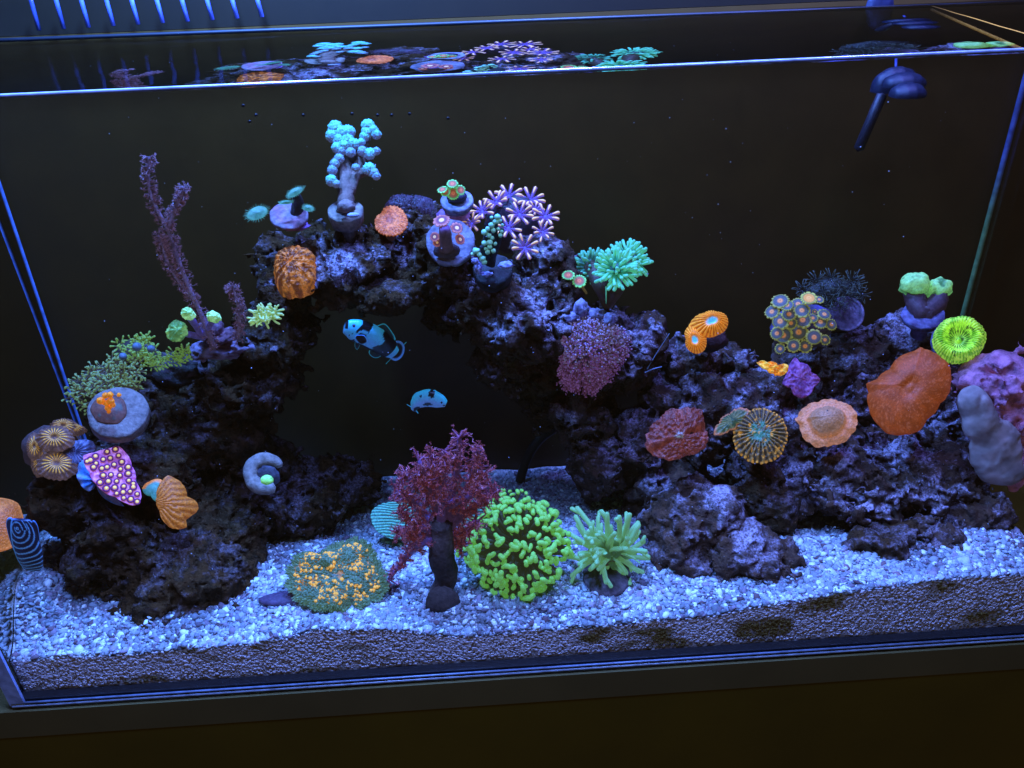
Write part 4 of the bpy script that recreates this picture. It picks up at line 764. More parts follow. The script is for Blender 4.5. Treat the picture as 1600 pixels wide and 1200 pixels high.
# ---- spotted orange and green coral on the gravel
t = thing('bounce_mushroom', 'wide frilly green coral spotted with orange warts on the gravel', 'coral', atz(530, 955, .044))
def h_b(r, a): return .011*(1-r**2) + .009*np.exp(-((a-1.0)/.5)**2-((r-.5)/.3)**2) + .009*np.exp(-((a-2.4)/.5)**2-((r-.6)/.3)**2) + .004*fbm(np.stack([r*np.cos(a)*2.6, r*np.sin(a)*2.6, r*0], -1), 14, 2) - .007*np.exp(-(((r*np.cos(a)+.1)/.22)**2+((r*np.sin(a)-.15)/.2)**2))
m = M(); P, n = disc(m, [(450,915),(452,893),(462,875),(480,868),(500,870),(515,858),(535,848),(560,848),(580,855),(590,875),(596,890),(604,905),(600,925),(580,942),(550,952),(515,954),(480,945),(458,930)], (528, 905), .052, up=.9, rings=40, seg=220, h=h_b, thick=.006, frill=.05,
     colf=lambda r, a, V: mix(mix((.05, .09, .07), (.14, .24, .17), sm(fbm(V*420, 3), -.3, .5)), (.55, .22, .05), .7*sm(fbm(V*120, 8), .05, .4)*(r < .86)))
part('disc', m, M_mush, t)
u, v, nn = frame(n); mw = M(); mg = M()
# sample the surface for warts and frills
Vt = m.v[0][:40*220].reshape(40, 220, 3)
mo = M(); blob(mo, (0, 0, 0), (1, 1, .8), 1, colf=lambda v_, d: mix((.65, .22, .02), (1., .48, .06), sm(v_[:, 2], -.2, .7))); me_w = mo.mesh('wart', M_fluor)
cnt = 0
for k in range(4200):
    i, j = rng.integers(4, 34), rng.integers(0, 220); q = Vt[i, j]
    if rng.uniform() > (i/34)*1.0: continue
    if fbm(q[None]*110, 8, 2)[0] > -.22 and k % 3 and cnt < 295:
        cnt += 1; inst('wart', me_w, mat4(q+nn*.0008, nn, rng.uniform(.0010, .0021), spin=k), t)
    elif k % 1 == 0: blob(mg, q+nn*.0012, rng.uniform(.0006, .0012), 1, (.07, .15, .09))
a_ = np.linspace(0, 2*math.pi, 210, endpoint=False)
for k in range(1500):
    i, j = rng.integers(33, 40), rng.integers(0, 220); q = Vt[i, j]; o = nrm(q-P); tube(mg, [q, q+nn*.0014+o*.0022+rng.normal(size=3)*.0005], [.0006, .0004], 4, np.array([.09, .19, .12])*rng.uniform(.6, 1.3), cap=False)
part('frill', mg, M_fluor, t, stuff=True)
m = M(); blob(m, at(455, 935, .045), (.028, .008, .004), 3, noise=.1, colf=lambda v, d: np.tile((.07, .05, .10), (len(v), 1))); blob(m, at(585, 955, .035), (.036, .008, .0035), 3, noise=.2, colf=lambda v, d: np.tile((.07, .05, .10), (len(v), 1)), seed=5); part('foot', m, M_dim, t)
# ---- turquoise ribbed plates behind the red tree coral
for (ol, ctr, lab) in (([(580,800),(590,790),(610,785),(640,790),(650,815),(640,835),(615,842),(598,835),(584,822)], (615, 812), 'turquoise ribbed plate coral left of the red tree coral'), ([(720,800),(740,780),(765,778),(778,795),(770,820),(745,835),(725,830)], (748, 805), 'dark green ribbed plate coral between the red tree coral and the hammer coral')):
    k_ = .45 if ctr[0] > 700 else 1.
    disc_thing('plate_coral', lab, 'coral', ol, ctr, .115 if ctr[0] < 700 else .10, up=.6, rings=40, seg=120, h=lambda r, a: .004*(1-r**2)+.0006*np.sin(42*r*np.sin(a+.1)), thick=.003, frill=.02, mat=M_mush, group=None,
        colf=lambda r, a, V: mix(np.array((.02, .10, .09))*k_, np.array((.12, .52, .40))*k_, sm(np.sin(42*r*np.sin(a+.1)), -.6, .6)))
# ---- red tree coral
t = thing('tree_coral', 'bushy dark red tree coral on a thick dark trunk in front of the cave', 'coral', atz(690, 945, .044))
YK = .045
m = M(); s = psz(at(690, 850, YK))
tube(m, spline([atz(692, 944, .044), at(690, 925, YK), at(697, 900, YK), at(690, 870, YK), at(690, 840, YK), at(688, 815, YK)], 30), np.interp(np.linspace(0, 7, 30), range(8), [29, 22, 18, 20, 22, 20, 19, 20])*s*.95, 18, colf=lambda t_: mix((.05, .035, .03), (.16, .11, .10), abs(math.sin(5*t_+.5))**3), noise=.07); part('trunk', m, M_plug, t)
limbs = [[(688,830),(680,790),(668,760),(655,720)],[(690,830),(690,780),(692,740),(694,705)],[(692,825),(705,780),(715,730),(718,684)],[(692,825),(720,790),(740,740),(745,700)],[(688,830),(660,800),(635,775),(620,765)],[(692,830),(730,800),(755,780),(772,772)],[(680,838),(655,850),(635,870),(608,905)],[(690,835),(720,835),(745,815)],[(684,830),(650,820),(625,800)],[(688,800),(665,760),(632,745)],[(690,780),(680,740),(672,712)],[(700,790),(738,770),(758,740)],[(695,835),(700,845),(725,850)],[(676,840),(650,838),(622,832)]]
mb = M(); mp = M(); rs = random.Random(5)
def cone(m, a, b, r, c):
    d = nrm(b-a); u, v, _ = frame(d); k = np.array([0, 2.094, 4.189]); V = np.vstack([a + r*(np.cos(k)[:, None]*u+np.sin(k)[:, None]*v), b + .5*r*(np.cos(k)[:, None]*u+np.sin(k)[:, None]*v)])
    m.add(V, np.array([(0, 1, 4, 3), (1, 2, 5, 4), (2, 0, 3, 5), (3, 4, 5, 5)][:3]), c)
def fuzz(m, P, size, c1, c2, k=7):
    c = mix(c1, c2, np.array(rs.random()))
    for i in range(k):
        d = nrm(rng.normal(size=3)+np.array([0, -.5, .4])); cone(m, P, P+d*size*rs.uniform(.6, 1.2), size*.12, c*rs.uniform(.6, 1.5))
for L_ in limbs:
    p = spline([at(x, y, YK+rng.uniform(-.012, .012)*(i > 0)) for i, (x, y) in enumerate(L_)], 16); mb_ = M(); tube(mb_, p, np.linspace(s*8, s*3, 16), 8, (.14, .07, .20), noise=.15); part('branch', mb_, M_dim, t)
    for q in p[4:]:
        for _ in range(6):
            d = nrm(rng.normal(size=3)+np.array([0, -.3, .5])); l = s*rs.uniform(8, 22); tube(mb, [q, q+d*l*.5, q+d*l], [s*2.0, s*1.6, s*1.0], 5, (.16, .045, .09), cap=False)
            for e in (.45, .7, .9, 1.05): fuzz(mp, q+d*l*e+rng.normal(size=3)*s*2, s*4.2, np.array((.22, .045, .05)), np.array((.55, .26, .36)) if rs.random() < .4 else np.array((.42, .10, .11)), 6)
part('twigs', mb, M_dim, t, stuff=True); part('polyp_fuzz', mp, M_dim, t, stuff=True, smooth=False)

# ---- purple tufted coral on the column
t = thing('goniopora', 'big purple tufted coral covered in tiny flower polyps on the rock column', 'coral', at(915, 600, .14))
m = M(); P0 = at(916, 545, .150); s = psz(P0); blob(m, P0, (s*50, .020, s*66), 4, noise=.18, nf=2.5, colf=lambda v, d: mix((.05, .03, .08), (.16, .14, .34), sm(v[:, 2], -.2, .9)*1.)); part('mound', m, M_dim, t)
mp = M()
for k in range(2700):
    a = rng.uniform(0, 6.28); q = math.sqrt(rng.uniform())*(1+.16*math.sin(3*a+1)+.08*math.sin(7*a)); x = 919+q*54*math.cos(a); y = 550-q*66*math.sin(a)
    if math.hypot(x-912, (y-562)*1.2) < 11 and k % 3: continue
    P = at(x, y, .128+.02*q*q+rng.normal()*.0015); hl = sm(np.array(545-y+rng.normal()*28), -20, 45)  # hl: pale blue highlights put into the colour of the upper knobs
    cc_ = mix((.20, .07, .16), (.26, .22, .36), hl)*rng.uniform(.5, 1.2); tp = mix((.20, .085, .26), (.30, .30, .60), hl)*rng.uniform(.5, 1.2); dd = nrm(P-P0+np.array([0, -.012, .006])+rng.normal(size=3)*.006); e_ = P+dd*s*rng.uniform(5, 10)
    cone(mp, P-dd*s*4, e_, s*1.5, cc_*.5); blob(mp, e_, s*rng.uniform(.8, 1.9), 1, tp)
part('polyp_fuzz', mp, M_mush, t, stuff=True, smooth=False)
m = M()
for x, y, rx, ry in [(908,482,10,12),(895,495,14,9),(925,492,16,10),(950,500,12,9)]:
    P = at(x, y, .140); blob(m, P, (rx*s, .006, ry*s), 3, noise=.35, nf=3, seed=x, colf=lambda v, d: mix((.18, .13, .22), (.42, .36, .50), sm(d, .85, 1.15)))
part('blue_crown', m, M_plug, t)

# ---- gorgonian
t = thing('gorgonian', 'tall thin purple gorgonian with feathery polyps on the left', 'coral', at(340, 560, .13))
Gs = [[(335,545),(318,500),(300,460),(284,420),(272,388),(262,358),(246,328),(234,298),(232,270),(233,246)],[(262,358),(270,335),(278,318),(284,303),(287,292)],[(305,472),(288,450),(270,425),(258,400),(254,382),(248,368)],[(372,530),(374,505),(372,478),(366,455),(362,448)]]
mf = M()
for gi, g_ in enumerate(Gs):
    p = spline([at(x, y, .125) for x, y in g_], len(g_)*8); m = M(); s = psz(p[0]); tube(m, p, np.linspace(s*(4.2 if gi in (0, ) else 3), s*1.8, len(p)), 8, colf=lambda t_: mix((.13, .08, .10), (.28, .22, .36), np.array(abs(math.sin(t_*7)))), noise=.15); part('branch', m, M_dim, t)
    for q in p:
        for _ in range(5):
            d = nrm(rng.normal(size=3)*[1, .6, .35]+np.array([0, 0, .15])); l = s*rs.uniform(5, 11); e = q+d*l; tube(mf, [q, e], [s*.8, s*.55], 4, (.13, .07, .09), cap=False)
            for _2 in range(5): cone(mf, e, e+nrm(d+rng.normal(size=3)*.9)*s*3.6, s*.4, np.array((.26, .13, .15))*rs.uniform(.6, 1.4))
part('polyp_fuzz', mf, M_dim, t, stuff=True, smooth=False)
m = M()
for x, y, rx, ry, c_ in [(345,545,38,16,1),(315,548,18,14,0),(375,540,24,14,1),(345,525,26,12,2),(330,515,20,20,2)]:
    P = at(x, y, .135); s = psz(P); blob(m, P, (rx*s, .010, ry*s), 4, noise=.22, nf=3, seed=x, colf=lambda v, d: mix((.16, .07, .09), (.36, .27, .40), sm(d+(0 if c_ < 2 else -.25), .85, 1.12)))
part('rock_base', m, M_plug, t)
# green mushrooms around it
for k, (x, y, rx, ry, lab) in enumerate([(277,517,16,16,'wrinkled olive green mushroom on a short violet stalk left of the gorgonian'),(294,490,12,9,'tiny pale green mushroom touching the gorgonian foot on its left'),(334,495,12,9,'tiny pale green mushroom touching the gorgonian foot on its right')]):
    tt, P, n = disc_thing('mushroom_coral', lab, 'coral', ell(x, y, rx, ry, .4, .12, seed=k+4), (x, y), .118, up=.2, rings=14, seg=70, h=lambda r, a: .005*(1-r**2)+.0012*fbm(np.stack([r*np.cos(a)*5, r*np.sin(a)*5, r*0], -1), 4, 2), thick=.005, frill=.08, mat=M_fluor,
        colf=lambda r, a, V: mix((.10, .28, .07) if k == 0 else (.22, .52, .14), (.26, .60, .16) if k == 0 else (.42, .92, .36), sm(fbm(V*260, 4), -.3, .5)))
    stalk(tt, P, n, .0028, .01, (.18, .14, .42), P2=at(318, 528, .13))
# ---- teal branching coral
t = thing('teal_branching_coral', 'teal tipped branching coral on a round plug at the top of the arch', 'coral', at(540, 345, .165))
mL = []
for pl, r0, r1 in [([(540,330),(541,300),(540,270),(535,235),(528,205)],13,9),([(545,300),(558,265),(568,235),(575,205)],9,6),([(541,275),(528,270),(522,280),(520,284)],7,5),([(545,290),(560,272),(575,268),(582,268)],8,6),([(545,250),(560,240),(575,240)],7,5),([(536,265),(526,252),(522,250)],7,6)]:
    p = spline([at(x, y, .158+.035*(330-y)/130) for x, y in pl], 18); s = psz(p[0]); m = M(); tube(m, p, np.linspace(r0*s, r1*s, 18), 14, colf=lambda t_: mix((.20, .13, .10), (.24, .18, .14), np.array(t_)), noise=.25, seed=pl[-1][0]); part('branch', m, M_plug, t)
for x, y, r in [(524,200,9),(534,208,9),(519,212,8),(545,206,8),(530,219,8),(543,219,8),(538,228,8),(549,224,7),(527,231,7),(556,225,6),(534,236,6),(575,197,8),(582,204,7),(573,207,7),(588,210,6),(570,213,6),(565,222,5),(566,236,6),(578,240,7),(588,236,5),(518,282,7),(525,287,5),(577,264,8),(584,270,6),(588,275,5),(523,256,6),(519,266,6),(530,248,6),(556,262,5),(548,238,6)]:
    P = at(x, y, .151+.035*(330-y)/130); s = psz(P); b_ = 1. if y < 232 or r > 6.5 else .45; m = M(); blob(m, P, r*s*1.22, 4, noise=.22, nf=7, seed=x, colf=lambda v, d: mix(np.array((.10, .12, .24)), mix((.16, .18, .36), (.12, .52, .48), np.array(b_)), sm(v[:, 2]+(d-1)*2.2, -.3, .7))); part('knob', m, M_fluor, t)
P = at(540, 328, .160); s = psz(P); plug(t, P, nrm(UP+.45*nrm(CAM-P)), s*28, .013, (.26, .22, .17), col2=(.16, .13, .11), taper=.9)
m = M(); blob(m, at(541, 322, .152), (s*14, s*10, s*10), 3, noise=.2, colf=lambda v, d: np.tile((.28, .20, .17), (len(v), 1))); blob(m, at(552, 336, .145), (s*10, s*5, s*4), 2, (.40, .42, .60)); part('foot', m, M_plug, t)
# ---- plug with floating green discs
t = thing('frag_plug', 'purple crusted plug with thin green fringed discs held above it', 'coral', at(453, 360, .155))
P = at(451, 335, .150); s = psz(P); n_ = nrm(UP+.6*nrm(CAM-P)); plug(t, P, n_, s*30, .006, (.34, .16, .20), col2=(.30, .22, .26), taper=.8, stem=False)
m = M(); blob(m, at(455, 345, .155), (s*18, s*14, s*9), 3, noise=.2, colf=lambda v, d: np.tile((.03, .02, .04), (len(v), 1))); blob(m, at(462, 354, .15), (s*22, s*14, s*5), 3, noise=.3, seed=4, colf=lambda v, d: mix((.24, .10, .34), (.42, .22, .62), sm(d, .8, 1.1))); part('underside', m, M_plug, t)
for x, y, rx, ry, rot in [(402,333,17,10,-.35),(461,300,13,6,-.5),(447,316,10,3,-.1),(482,325,8,5,.2)]:
    m = M(); Pd, nd = disc(m, ell(x, y, rx, ry, rot, .03), (x, y), .145, up=.5, rings=8, seg=48, h=lambda r, a: .001*(1-r), thick=.0012, colf=lambda r, a, V: mix((.03, .12, .06), (.06, .20, .10), r)); part('fringed_disc', m, M_fluor, t)
    m = M(); u, v, w_ = frame(nd)
    for k in range(30):
        a = k*.2094; e = onplane(x+rx*math.cos(a)*math.cos(rot)-ry*math.sin(a)*math.sin(rot), y+rx*math.cos(a)*math.sin(rot)+ry*math.sin(a)*math.cos(rot), Pd, nd); o = (e-Pd); cone(m, e-o*.1, e+o*rng.uniform(.15, .5)+nd*.0005, .0003, (.07, .22, .11))
    part('fringe', m, M_fluor, t, stuff=True)
m = M(); tube(m, spline([at(462, 303, .147), at(466, 318, .152), at(462, 335, .152)], 8), [s*5, s*7, s*8, s*9, s*10, s*10, s*9, s*9], 10, (.02, .018, .02)); part('stem', m, M_dim, t)
# ---- dark purple bushes behind the salmon mushroom
t = thing('brown_zoa_bush', 'dim purple brown fuzzy coral mounds behind the salmon mushroom', 'coral', at(640, 345, .19))
mp = M()
for x, y, rx, ry in [(628,322,24,18),(655,330,26,24),(675,345,18,20)]:
    m = M(); P = at(x, y, .19); s = psz(P); blob(m, P, (rx*s, .010, ry*s), 3, noise=.2, seed=x, colf=lambda v, d: mix((.03, .025, .03), (.09, .06, .10), sm(d, .8, 1.2))); part('mound', m, M_dim, t)
    for _ in range(160):
        a = rng.uniform(0, 6.28); q = math.sqrt(rng.uniform()); fuzz(mp, at(x+rx*q*math.cos(a), y-ry*q*math.sin(a), .182), s*3.5, np.array((.05, .035, .05)), np.array((.14, .09, .15)), 4)
part('fuzz', mp, M_dim, t, stuff=True, smooth=False)
# ---- round frag disc with orange polyps
t = thing('frag_disc', 'round grey violet frag disc with brown mat and orange polyps on the left rock', 'frag disc', at(184, 680, .085))
P = at(184, 643, .088); s = psz(P); n_ = nrm(nrm(CAM-P)*1.0+.75*UP); plug(t, P, n_, s*44, .011, (.27, .22, .19), col2=(.20, .16, .14), taper=1.02, stem=False)
m = M(); disc(m, ell(171, 640, 29, 23, 0, .08), (171, 640), .083, n=n_, P=onplane(171, 640, P, n_)+n_*.0004, rings=16, seg=90, h=lambda r, a: .004*(1-r**2), thick=.001, colf=lambda r, a, V: mix((.14, .055, .035), (.05, .12, .10), sm(fbm(V*200, 4), -.1, .5)*.6*(r < .8))); part('brown_mat', m, M_dim, t)
for x, y, r in [(157,626,7),(165,618,6),(172,617,6),(173,627,7),(166,630,6),(169,637,6),(176,633,5),(170,643,4),(186,617,4)]:
    m = M(); Pp = at(x, y, .079); blob(m, Pp, psz(Pp)*r*.8, 3, noise=.2, seed=x, colf=lambda v, d: mix((.75, .18, .01), (1., .36, .02), sm(d, .85, 1.15))); part('orange_polyp', m, M_fluor, t)
# ---- horseshoe plug with green dot
t = thing('frag_plug', 'grey horseshoe shaped plug holding one green polyp on the left rock', 'coral', at(413, 770, .11))
P = at(413, 742, .108); n_ = nrm(nrm(CAM-P)+.2*UP); s = psz(P); u, v, _ = frame(n_)
m = M(); pts = [onplane(x, y, P, n_) for x, y in [(428,762),(412,764),(397,755),(391,740),(396,725),(411,718),(428,720),(438,727)]]; tube(m, spline(pts, 30), np.r_[np.linspace(8, 12, 10), np.full(12, 11), np.linspace(11, 6, 8)]*s, 14, (.34, .29, .24), noise=.12); part('plug', m, M_plug, t)
m = M(); blob(m, P+n_*-.006, (s*24, .006, s*22), 3, noise=.1, colf=lambda v, d: np.tile((.10, .10, .13), (len(v), 1))); part('hollow', m, M_plug, t)
m = M(); blob(m, at(417, 750, .096), (s*10, s*7, s*8), 3, noise=.1, colf=lambda v, d: mix((.12, .45, .08), (.30, .95, .25), sm(v[:, 2], -.5, .3))); part('green_polyp', m, M_fluor, t)

# ================================================================== FISH
def fish(name, label, spine, Hh, Wd, upv, colf, fins, mat=M_fish, seg=44, ns=90):
    """spine: 3-D points tail to snout; Hh(s), Wd(s) half height and half width"""
    p = spline(spine, ns); t_ = np.gradient(p, axis=0); t_ /= np.linalg.norm(t_, axis=1)[:, None]; V = []; C = []; Fr = []
    for i in range(ns):
        s_ = i/(ns-1); v = nrm(upv-t_[i]*(t_[i] @ upv)); u = np.cross(t_[i], v); a = np.linspace(0, 2*math.pi, seg, endpoint=False); Fr.append((p[i], u, v))
        V.append(p[i]+Wd(s_)*np.cos(a)[:, None]*u+Hh(s_)*np.sin(a)[:, None]*v); C.append(np.array([colf(s_, math.sin(x), math.cos(x)) for x in a]))
    i0 = np.arange(seg); i1 = (i0+1) % seg; m = M(); V = np.concatenate(V); n0 = len(V)
    m.add(np.vstack([V, p[0], p[-1]]), [tuple(x) for k in range(ns-1) for x in np.stack([k*seg+i0, k*seg+i1, (k+1)*seg+i1, (k+1)*seg+i0], 1)] + [(n0, b, a) for a, b in zip(i0, i1)] + [(n0+1, (ns-1)*seg+a, (ns-1)*seg+b) for a, b in zip(i0, i1)], np.vstack([np.concatenate(C), C[0][0], C[-1][0]]))
    t = thing(name, label, 'fish', p[ns//2]); part('body', m, mat, t)
    f = lambda s_, z, w=0: Fr[int(np.clip(s_, 0, 1)*(ns-1))][0] + Fr[int(np.clip(s_, 0, 1)*(ns-1))][2]*z + Fr[int(np.clip(s_, 0, 1)*(ns-1))][1]*w
    for fn, pts, col, col2 in fins: 
        m = M(); P_ = np.array([f(*q) for q in pts]); c = P_.mean(0); nn_ = nrm(np.cross(P_[1]-P_[0], P_[2]-P_[0])); k = len(P_); Q = spline(np.vstack([P_, P_[:1]]), k*6)[:-1]; kk = len(Q)
        r2 = [c+(Q-c)*e+nn_*(.0004*(1-e**2)*1.2+o) for e in (1., .86, .45) for o in (.00025, -.00025)]
        V = np.vstack([r2[0], r2[2], r2[4], c+nn_*.0006, r2[1], r2[3], r2[5], c-nn_*.0006]); j0 = np.arange(kk); j1 = (j0+1) % kk; o = 3*kk+1
        Fc = [tuple(x) for b in (0, kk) for x in np.stack([b+j0, b+j1, b+kk+j1, b+kk+j0], 1)] + [(2*kk+a, 2*kk+b, 3*kk) for a, b in zip(j0, j1)]
        Fc += [tuple(x) for b in (o, o+kk) for x in np.stack([b+j1, b+j0, b+kk+j0, b+kk+j1], 1)] + [(o+2*kk+b, o+2*kk+a, o+3*kk) for a, b in zip(j0, j1)] + [tuple(x) for x in np.stack([j1, j0, o+j0, o+j1], 1)]
        cc = np.vstack([np.tile(col, (kk, 1)), np.tile(col2, (2*kk+1, 1))]); m.add(V, Fc, np.vstack([cc, cc])); part(fn, m, mat, t)
    return t, f, Wd, Hh
WB = np.array((.07, .29, .74)); WB2 = np.array((.05, .66, .95)); BK = np.array((.006, .006, .01))
def blotches(lst, top=WB2, base=WB):
    def g(s_, z, w):
        c = mix(base, top, np.array(max(0, min(1, (z+.1)*.9))))
        for (a, b, ra, rb) in lst:
            if ((s_-a)/ra)**2 + ((z-b)/rb)**2 < 1+.25*math.sin(9*math.atan2(z-b, s_-a)+a*20): return BK
        return c
    return g
def snow(s_, z, w):
    wob = .03*math.sin(5*z+s_*9)
    pale = s_ > .73+wob and not (s_ > .93 and z > .25) and not (((s_-.85)/.014)**2+((z+.5)/.12)**2 < 1) and not (((s_-.80)/.01)**2+((z+.15)/.09)**2 < 1)
    e = ((s_-.64)/.065)**2 + ((z+.15)/.42)**2
    if 1 <= e < 2.3 and z < .42 and s_ > .5: pale = True
    if .39+wob < s_ < .565+wob*.5 and z > -.75: pale = True
    if s_ < .16 and abs(z) < .8: pale = True
    return mix(WB, WB2, np.array(max(0, min(1, (z+.2)*.6 + (s_ > .7)*.3)))) if pale else BK
def eye(t, P, r, n_):
    m = M(); blob(m, P, r, 2, (.004, .004, .006)); e = part('eye', m, M_fish, t); m = M(); tube(m, [P+n_*r*.4+r*1.15*(math.cos(a)*frame(n_)[0]+math.sin(a)*frame(n_)[1]) for a in np.linspace(0, 6.28, 14)], r*.16, 5, (.10, .35, .8), cap=False); part('eye_ring', m, M_fish, e)
Hc = lambda s_: .0022 + .0088*math.sin(math.pi*min(1, max(0, (s_*.93+.05)))**.95)**.8 if s_ < .97 else .003
spn = [at(618, 553, .150), at(606, 544, .146), at(588, 531, .142), at(567, 520, .139), at(550, 514, .137), at(538, 512, .136)]
upc = nrm(at(575, 500, .139)-at(567, 520, .139))
t, f, W_, H_ = fish('clownfish', 'larger black and blue white clownfish with a blotched body under the arch', spn, lambda s_: .0018+.0096*math.sin(math.pi*(.06+.885*s_))**.62, lambda s_: .0012+.0058*math.sin(math.pi*(.04+.86*s_))**.8, upc,
    snow,
    [('dorsal_fin', [(.70, .009), (.60, .0095), (.52, .0105), (.46, .0165), (.30, .013), (.22, .010), (.22, .005), (.5, .007)], WB2, BK), ('tail_fin', [(.06, .002), (.0, .006), (0, .011), (.02, .013), (0, -.012), (.0, -.006), (.06, -.002)], WB2, BK),
     ('anal_fin', [(.40, -.008), (.34, -.014), (.24, -.014), (.20, -.009), (.25, -.004)], WB2, BK), ('pelvic_fin', [(.66, -.008), (.58, -.015), (.52, -.016), (.56, -.009)], WB2, BK), ('pectoral_fin', [(.74, -.001, -.007), (.66, .003, -.011), (.58, -.001, -.012), (.62, -.006, -.010), (.72, -.004, -.007)], WB, BK)])
# rounded tail, a ring of pale rays round a black patch
m = M(); P0 = at(617, 548, .149); 
disc(m, ell(619, 548, 13, 16, .4, .04), (618, 547), .149, up=0, rings=12, seg=60, thick=.0008, colf=lambda r, a, V: mix(BK, (.08, .26, .7), sm(r, .72, .84))); part('tail_fan', m, M_fish, t)
eye(t, at(553, 509, .131), .0013, nrm(CAM-P0))
spn = [at(646, 640, .145), at(650, 631, .144), at(660, 624, .143), at(672, 622, .142), at(686, 626, .140), at(697, 631, .139)]
upc = nrm(at(672, 600, .142)-at(672, 622, .142))
t, f, W_, H_ = fish('clownfish', 'smaller pale blue clownfish facing right in the middle of the cave', spn, lambda s_: .0010+.0078*math.sin(math.pi*(.04+.905*s_**1.25))**.75, lambda s_: .0010+.0042*math.sin(math.pi*(.04+.84*s_))**.8, upc,
    blotches([(.66, .72, .06, .35), (.55, -.45, .16, .22), (.97, -.15, .03, .25), (.45, .6, .025, .14), (.14, -.9, .14, .6)], base=np.array((.13, .30, .72))),
    [('dorsal_fin', [(.80, .0055), (.70, .0095), (.62, .0072), (.4, .0085), (.25, .0065), (.3, .003), (.6, .004)], WB2, WB), ('tail_fin', [(.08, .001), (.0, .006), (0, .008), (.02, -.001), (0, -.006), (.06, -.003)], WB2, WB), ('pectoral_fin', [(.62, -.002, -.004), (.52, -.001, -.007), (.44, -.004, -.007), (.52, -.005, -.006)], BK, BK), ('pelvic_fin', [(.56, -.004), (.46, -.009), (.40, -.0085), (.46, -.004)], BK, BK)])
eye(t, at(690, 629, .134), .0010, nrm(CAM-P0))
# juvenile angelfish
spn = [at(33, 812, .020), at(36, 826, .020), at(40, 845, .020), at(45, 865, .020), at(49, 880, .020), at(50, 891, .020)]
upa = nrm(at(0, 850, .02)-at(40, 845, .02))
def angel(s_, z, w):
    d = math.hypot((s_-.16)*2.0, (z-.35*(1-s_))*.62); L_ = math.sin(d*40 + 2.6*math.sin(z*2.6+s_*3)); 
    if s_ < .18 and abs(z) < .5: L_ = math.sin(d*30)
    c = mix((.006, .010, .035), (.10, .30, .62), np.array(float(L_ > .68)))
    if z > .82: c = np.array((.08, .32, .80))
    return c
fish('angelfish', 'small oval dark blue angelfish with curved white lines by the left pane', spn, lambda s_: .0035+.0062*math.sin(math.pi*(.12+.80*s_))**.7 if s_ < .98 else .003, lambda s_: .001+.0032*math.sin(math.pi*(.05+.9*s_)), upa, angel,
    [('dorsal_fin', [(.7, .008), (.5, .0105), (.2, .0112), (.0, .0095), (-.0, .006), (.3, .007)], (.10, .34, .85), (.01, .02, .07)), ('anal_fin', [(.6, -.0075), (.4, -.010), (.12, -.0105), (.0, -.008), (.2, -.006)], (.07, .2, .5), (.008, .012, .04)), ('tail_fin', [(.04, .003), (.0, .006), (.0, .002), (.0, -.003), (.04, -.003)], (.02, .03, .06), (.01, .015, .04))], ns=120, seg=90)

# ================================================================== equipment and small things
m = M(); tube(m, spline([at(812, 752, .195), at(822, 720, .198), at(838, 692, .20), at(862, 672, .205), at(885, 664, .21)], 30), .0052, 12, (.035, .028, .016)); solo('water_pipe', m, M_plain, 'dark curved pipe standing on the sand at the back of the cave', 'pipe')
t = thing('wave_pump', 'dim blue wave pump with ribbed shell hanging below the waterline at right', 'pump', at(1400, 130, .16))
for k, (x, y, rx, ry) in enumerate([(1398,138,38,32),(1412,132,34,18),(1418,148,28,18)]):
    P = at(x, y, .165-.012*k); s = psz(P); m = M(); v_, f_ = ICO[4]; keep = [tuple(q) for q in f_ if (v_[q][:, 2] > -.25).all()]
    d_ = 1+.02*np.sin(v_[:, 0]*14); V = v_*d_[:, None]*np.array([rx*s, .012, ry*s]); V2 = V*.93; n0 = len(V)
    m.add(np.vstack([V, V2])+P, keep+[(a+n0, c+n0, b+n0) for a, b, c in keep], (.008, .010, .024)); part('shell', m, M_plain, t)
m = M(); tube(m, [at(1378, 148, .16), at(1360, 190, .16), at(1342, 232, .16)], .0042, 12, (.018, .014, .02)); part('pipe', m, M_plain, t)
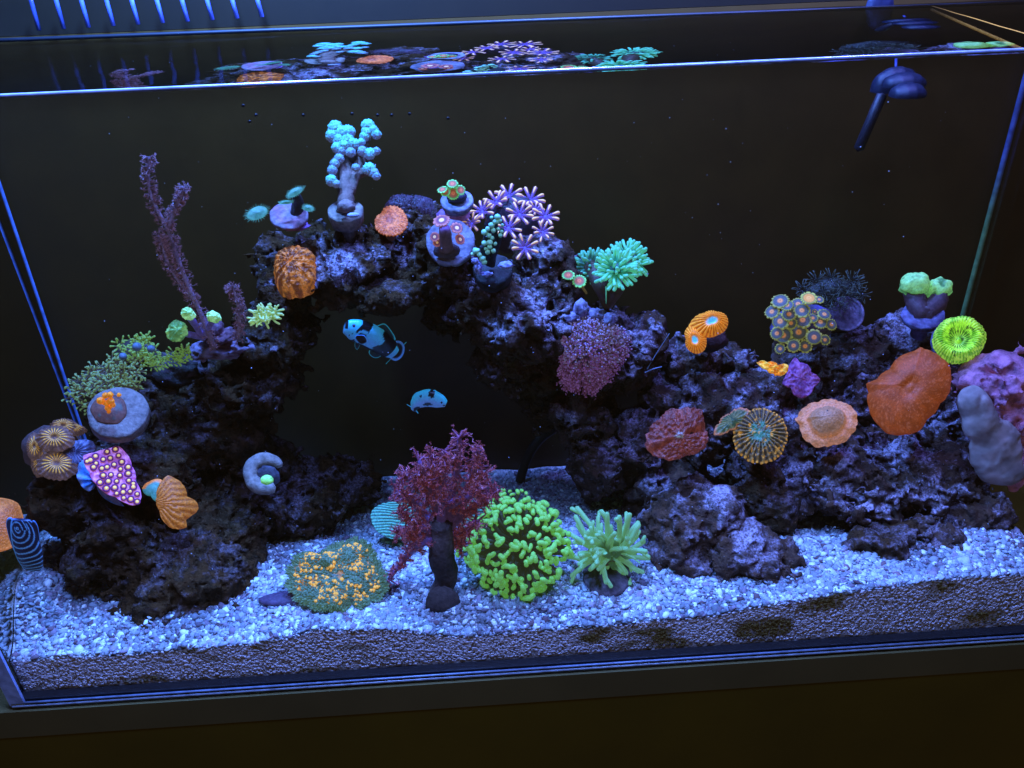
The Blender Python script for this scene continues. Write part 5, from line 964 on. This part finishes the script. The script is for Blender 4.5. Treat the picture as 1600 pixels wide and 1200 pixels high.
m = M(); tube(m, [at(1400, 92, .18), at(1400, 105, .175)], .0012, 8, (.04, .05, .18)); blob(m, at(1375, 10, .215), (.012, .004, .016), 3, noise=.2, colf=lambda v, d: np.tile((.010, .012, .03), (len(v), 1))); part('mount', m, M_plain, t)
a_, b_ = at(1455, 15, .20), at(1650, 100, .03); m = M(); tube(m, [a_+(b_-a_)*k for k in np.linspace(0, 1, 30)], .0010, 6, colf=lambda t_: mix((.10, .05, .01), (.9, .42, .06), sm(np.array(t_), 0, .5))); solo('orange_line', m, M_fluor, 'thin orange line running over the water at the top right corner', 'orange_line')  # orange line drawn as a thin emissive tube, darker towards its far end
for k, (a, b, r, lab) in enumerate([((1011,577),(1046,521),.0004,'upper fine white shrimp whisker between the two reefs'),((1008,582),(1034,573),.0006,'lower short pale blue shrimp whisker between the two reefs')]):
    m = M(); A, B = at(*a, .14), at(*b, .14); tube(m, spline([A, (A+B)/2+UP*.0008, B], 10), np.linspace(r, r*.6, 10), 5, (.4, .55, .75)); solo('shrimp_whisker', m, M_plain, lab, 'whisker')
# suspended specks
m = M()
for k in range(230):
    P = at(rng.uniform(150, 1500), rng.uniform(150, 820), rng.uniform(.01, .2)); 
    if P[2] > WL-.004 or not (XL0+.01 < P[0] < XR0-.01): continue
    blob(m, P, rng.uniform(.00012, .00045), 1, (.6, .6, .75))
for x, y in [(400,180),(474,180),(550,178),(590,180),(612,180),(640,178),(700,185),(390,190),(380,165)]:
    P = at(x, y, .003); blob(m, P, (.0011, .0002, .0009), 1, (.003, .004, .010))
solo('drifting_specks', m, M_plain, None, None, kind='stuff')
GR = {'live_rock': 'live rocks stacked into the reef', 'mushroom_coral': 'mushroom corals on the reef', 'clownfish': 'clownfish under the arch', 'shrimp_whisker': 'whiskers of a hidden shrimp', 'frag_plug': 'coral frag plugs', 'encrusting_coral': 'crusts on the right reef', 'torch_coral': 'torch corals', 'plate_coral': 'ribbed plate corals on the gravel', 'green_leafy_coral': 'green leafy corals at the left'}
for o in bpy.data.objects:
    k = o.name.split('.')[0]
    if o.parent is None and k in GR: o['group'] = GR[k]
print('tris', sum(len(o.data.polygons) for o in bpy.data.objects if o.type == 'MESH'), 'objs', len(bpy.data.objects))
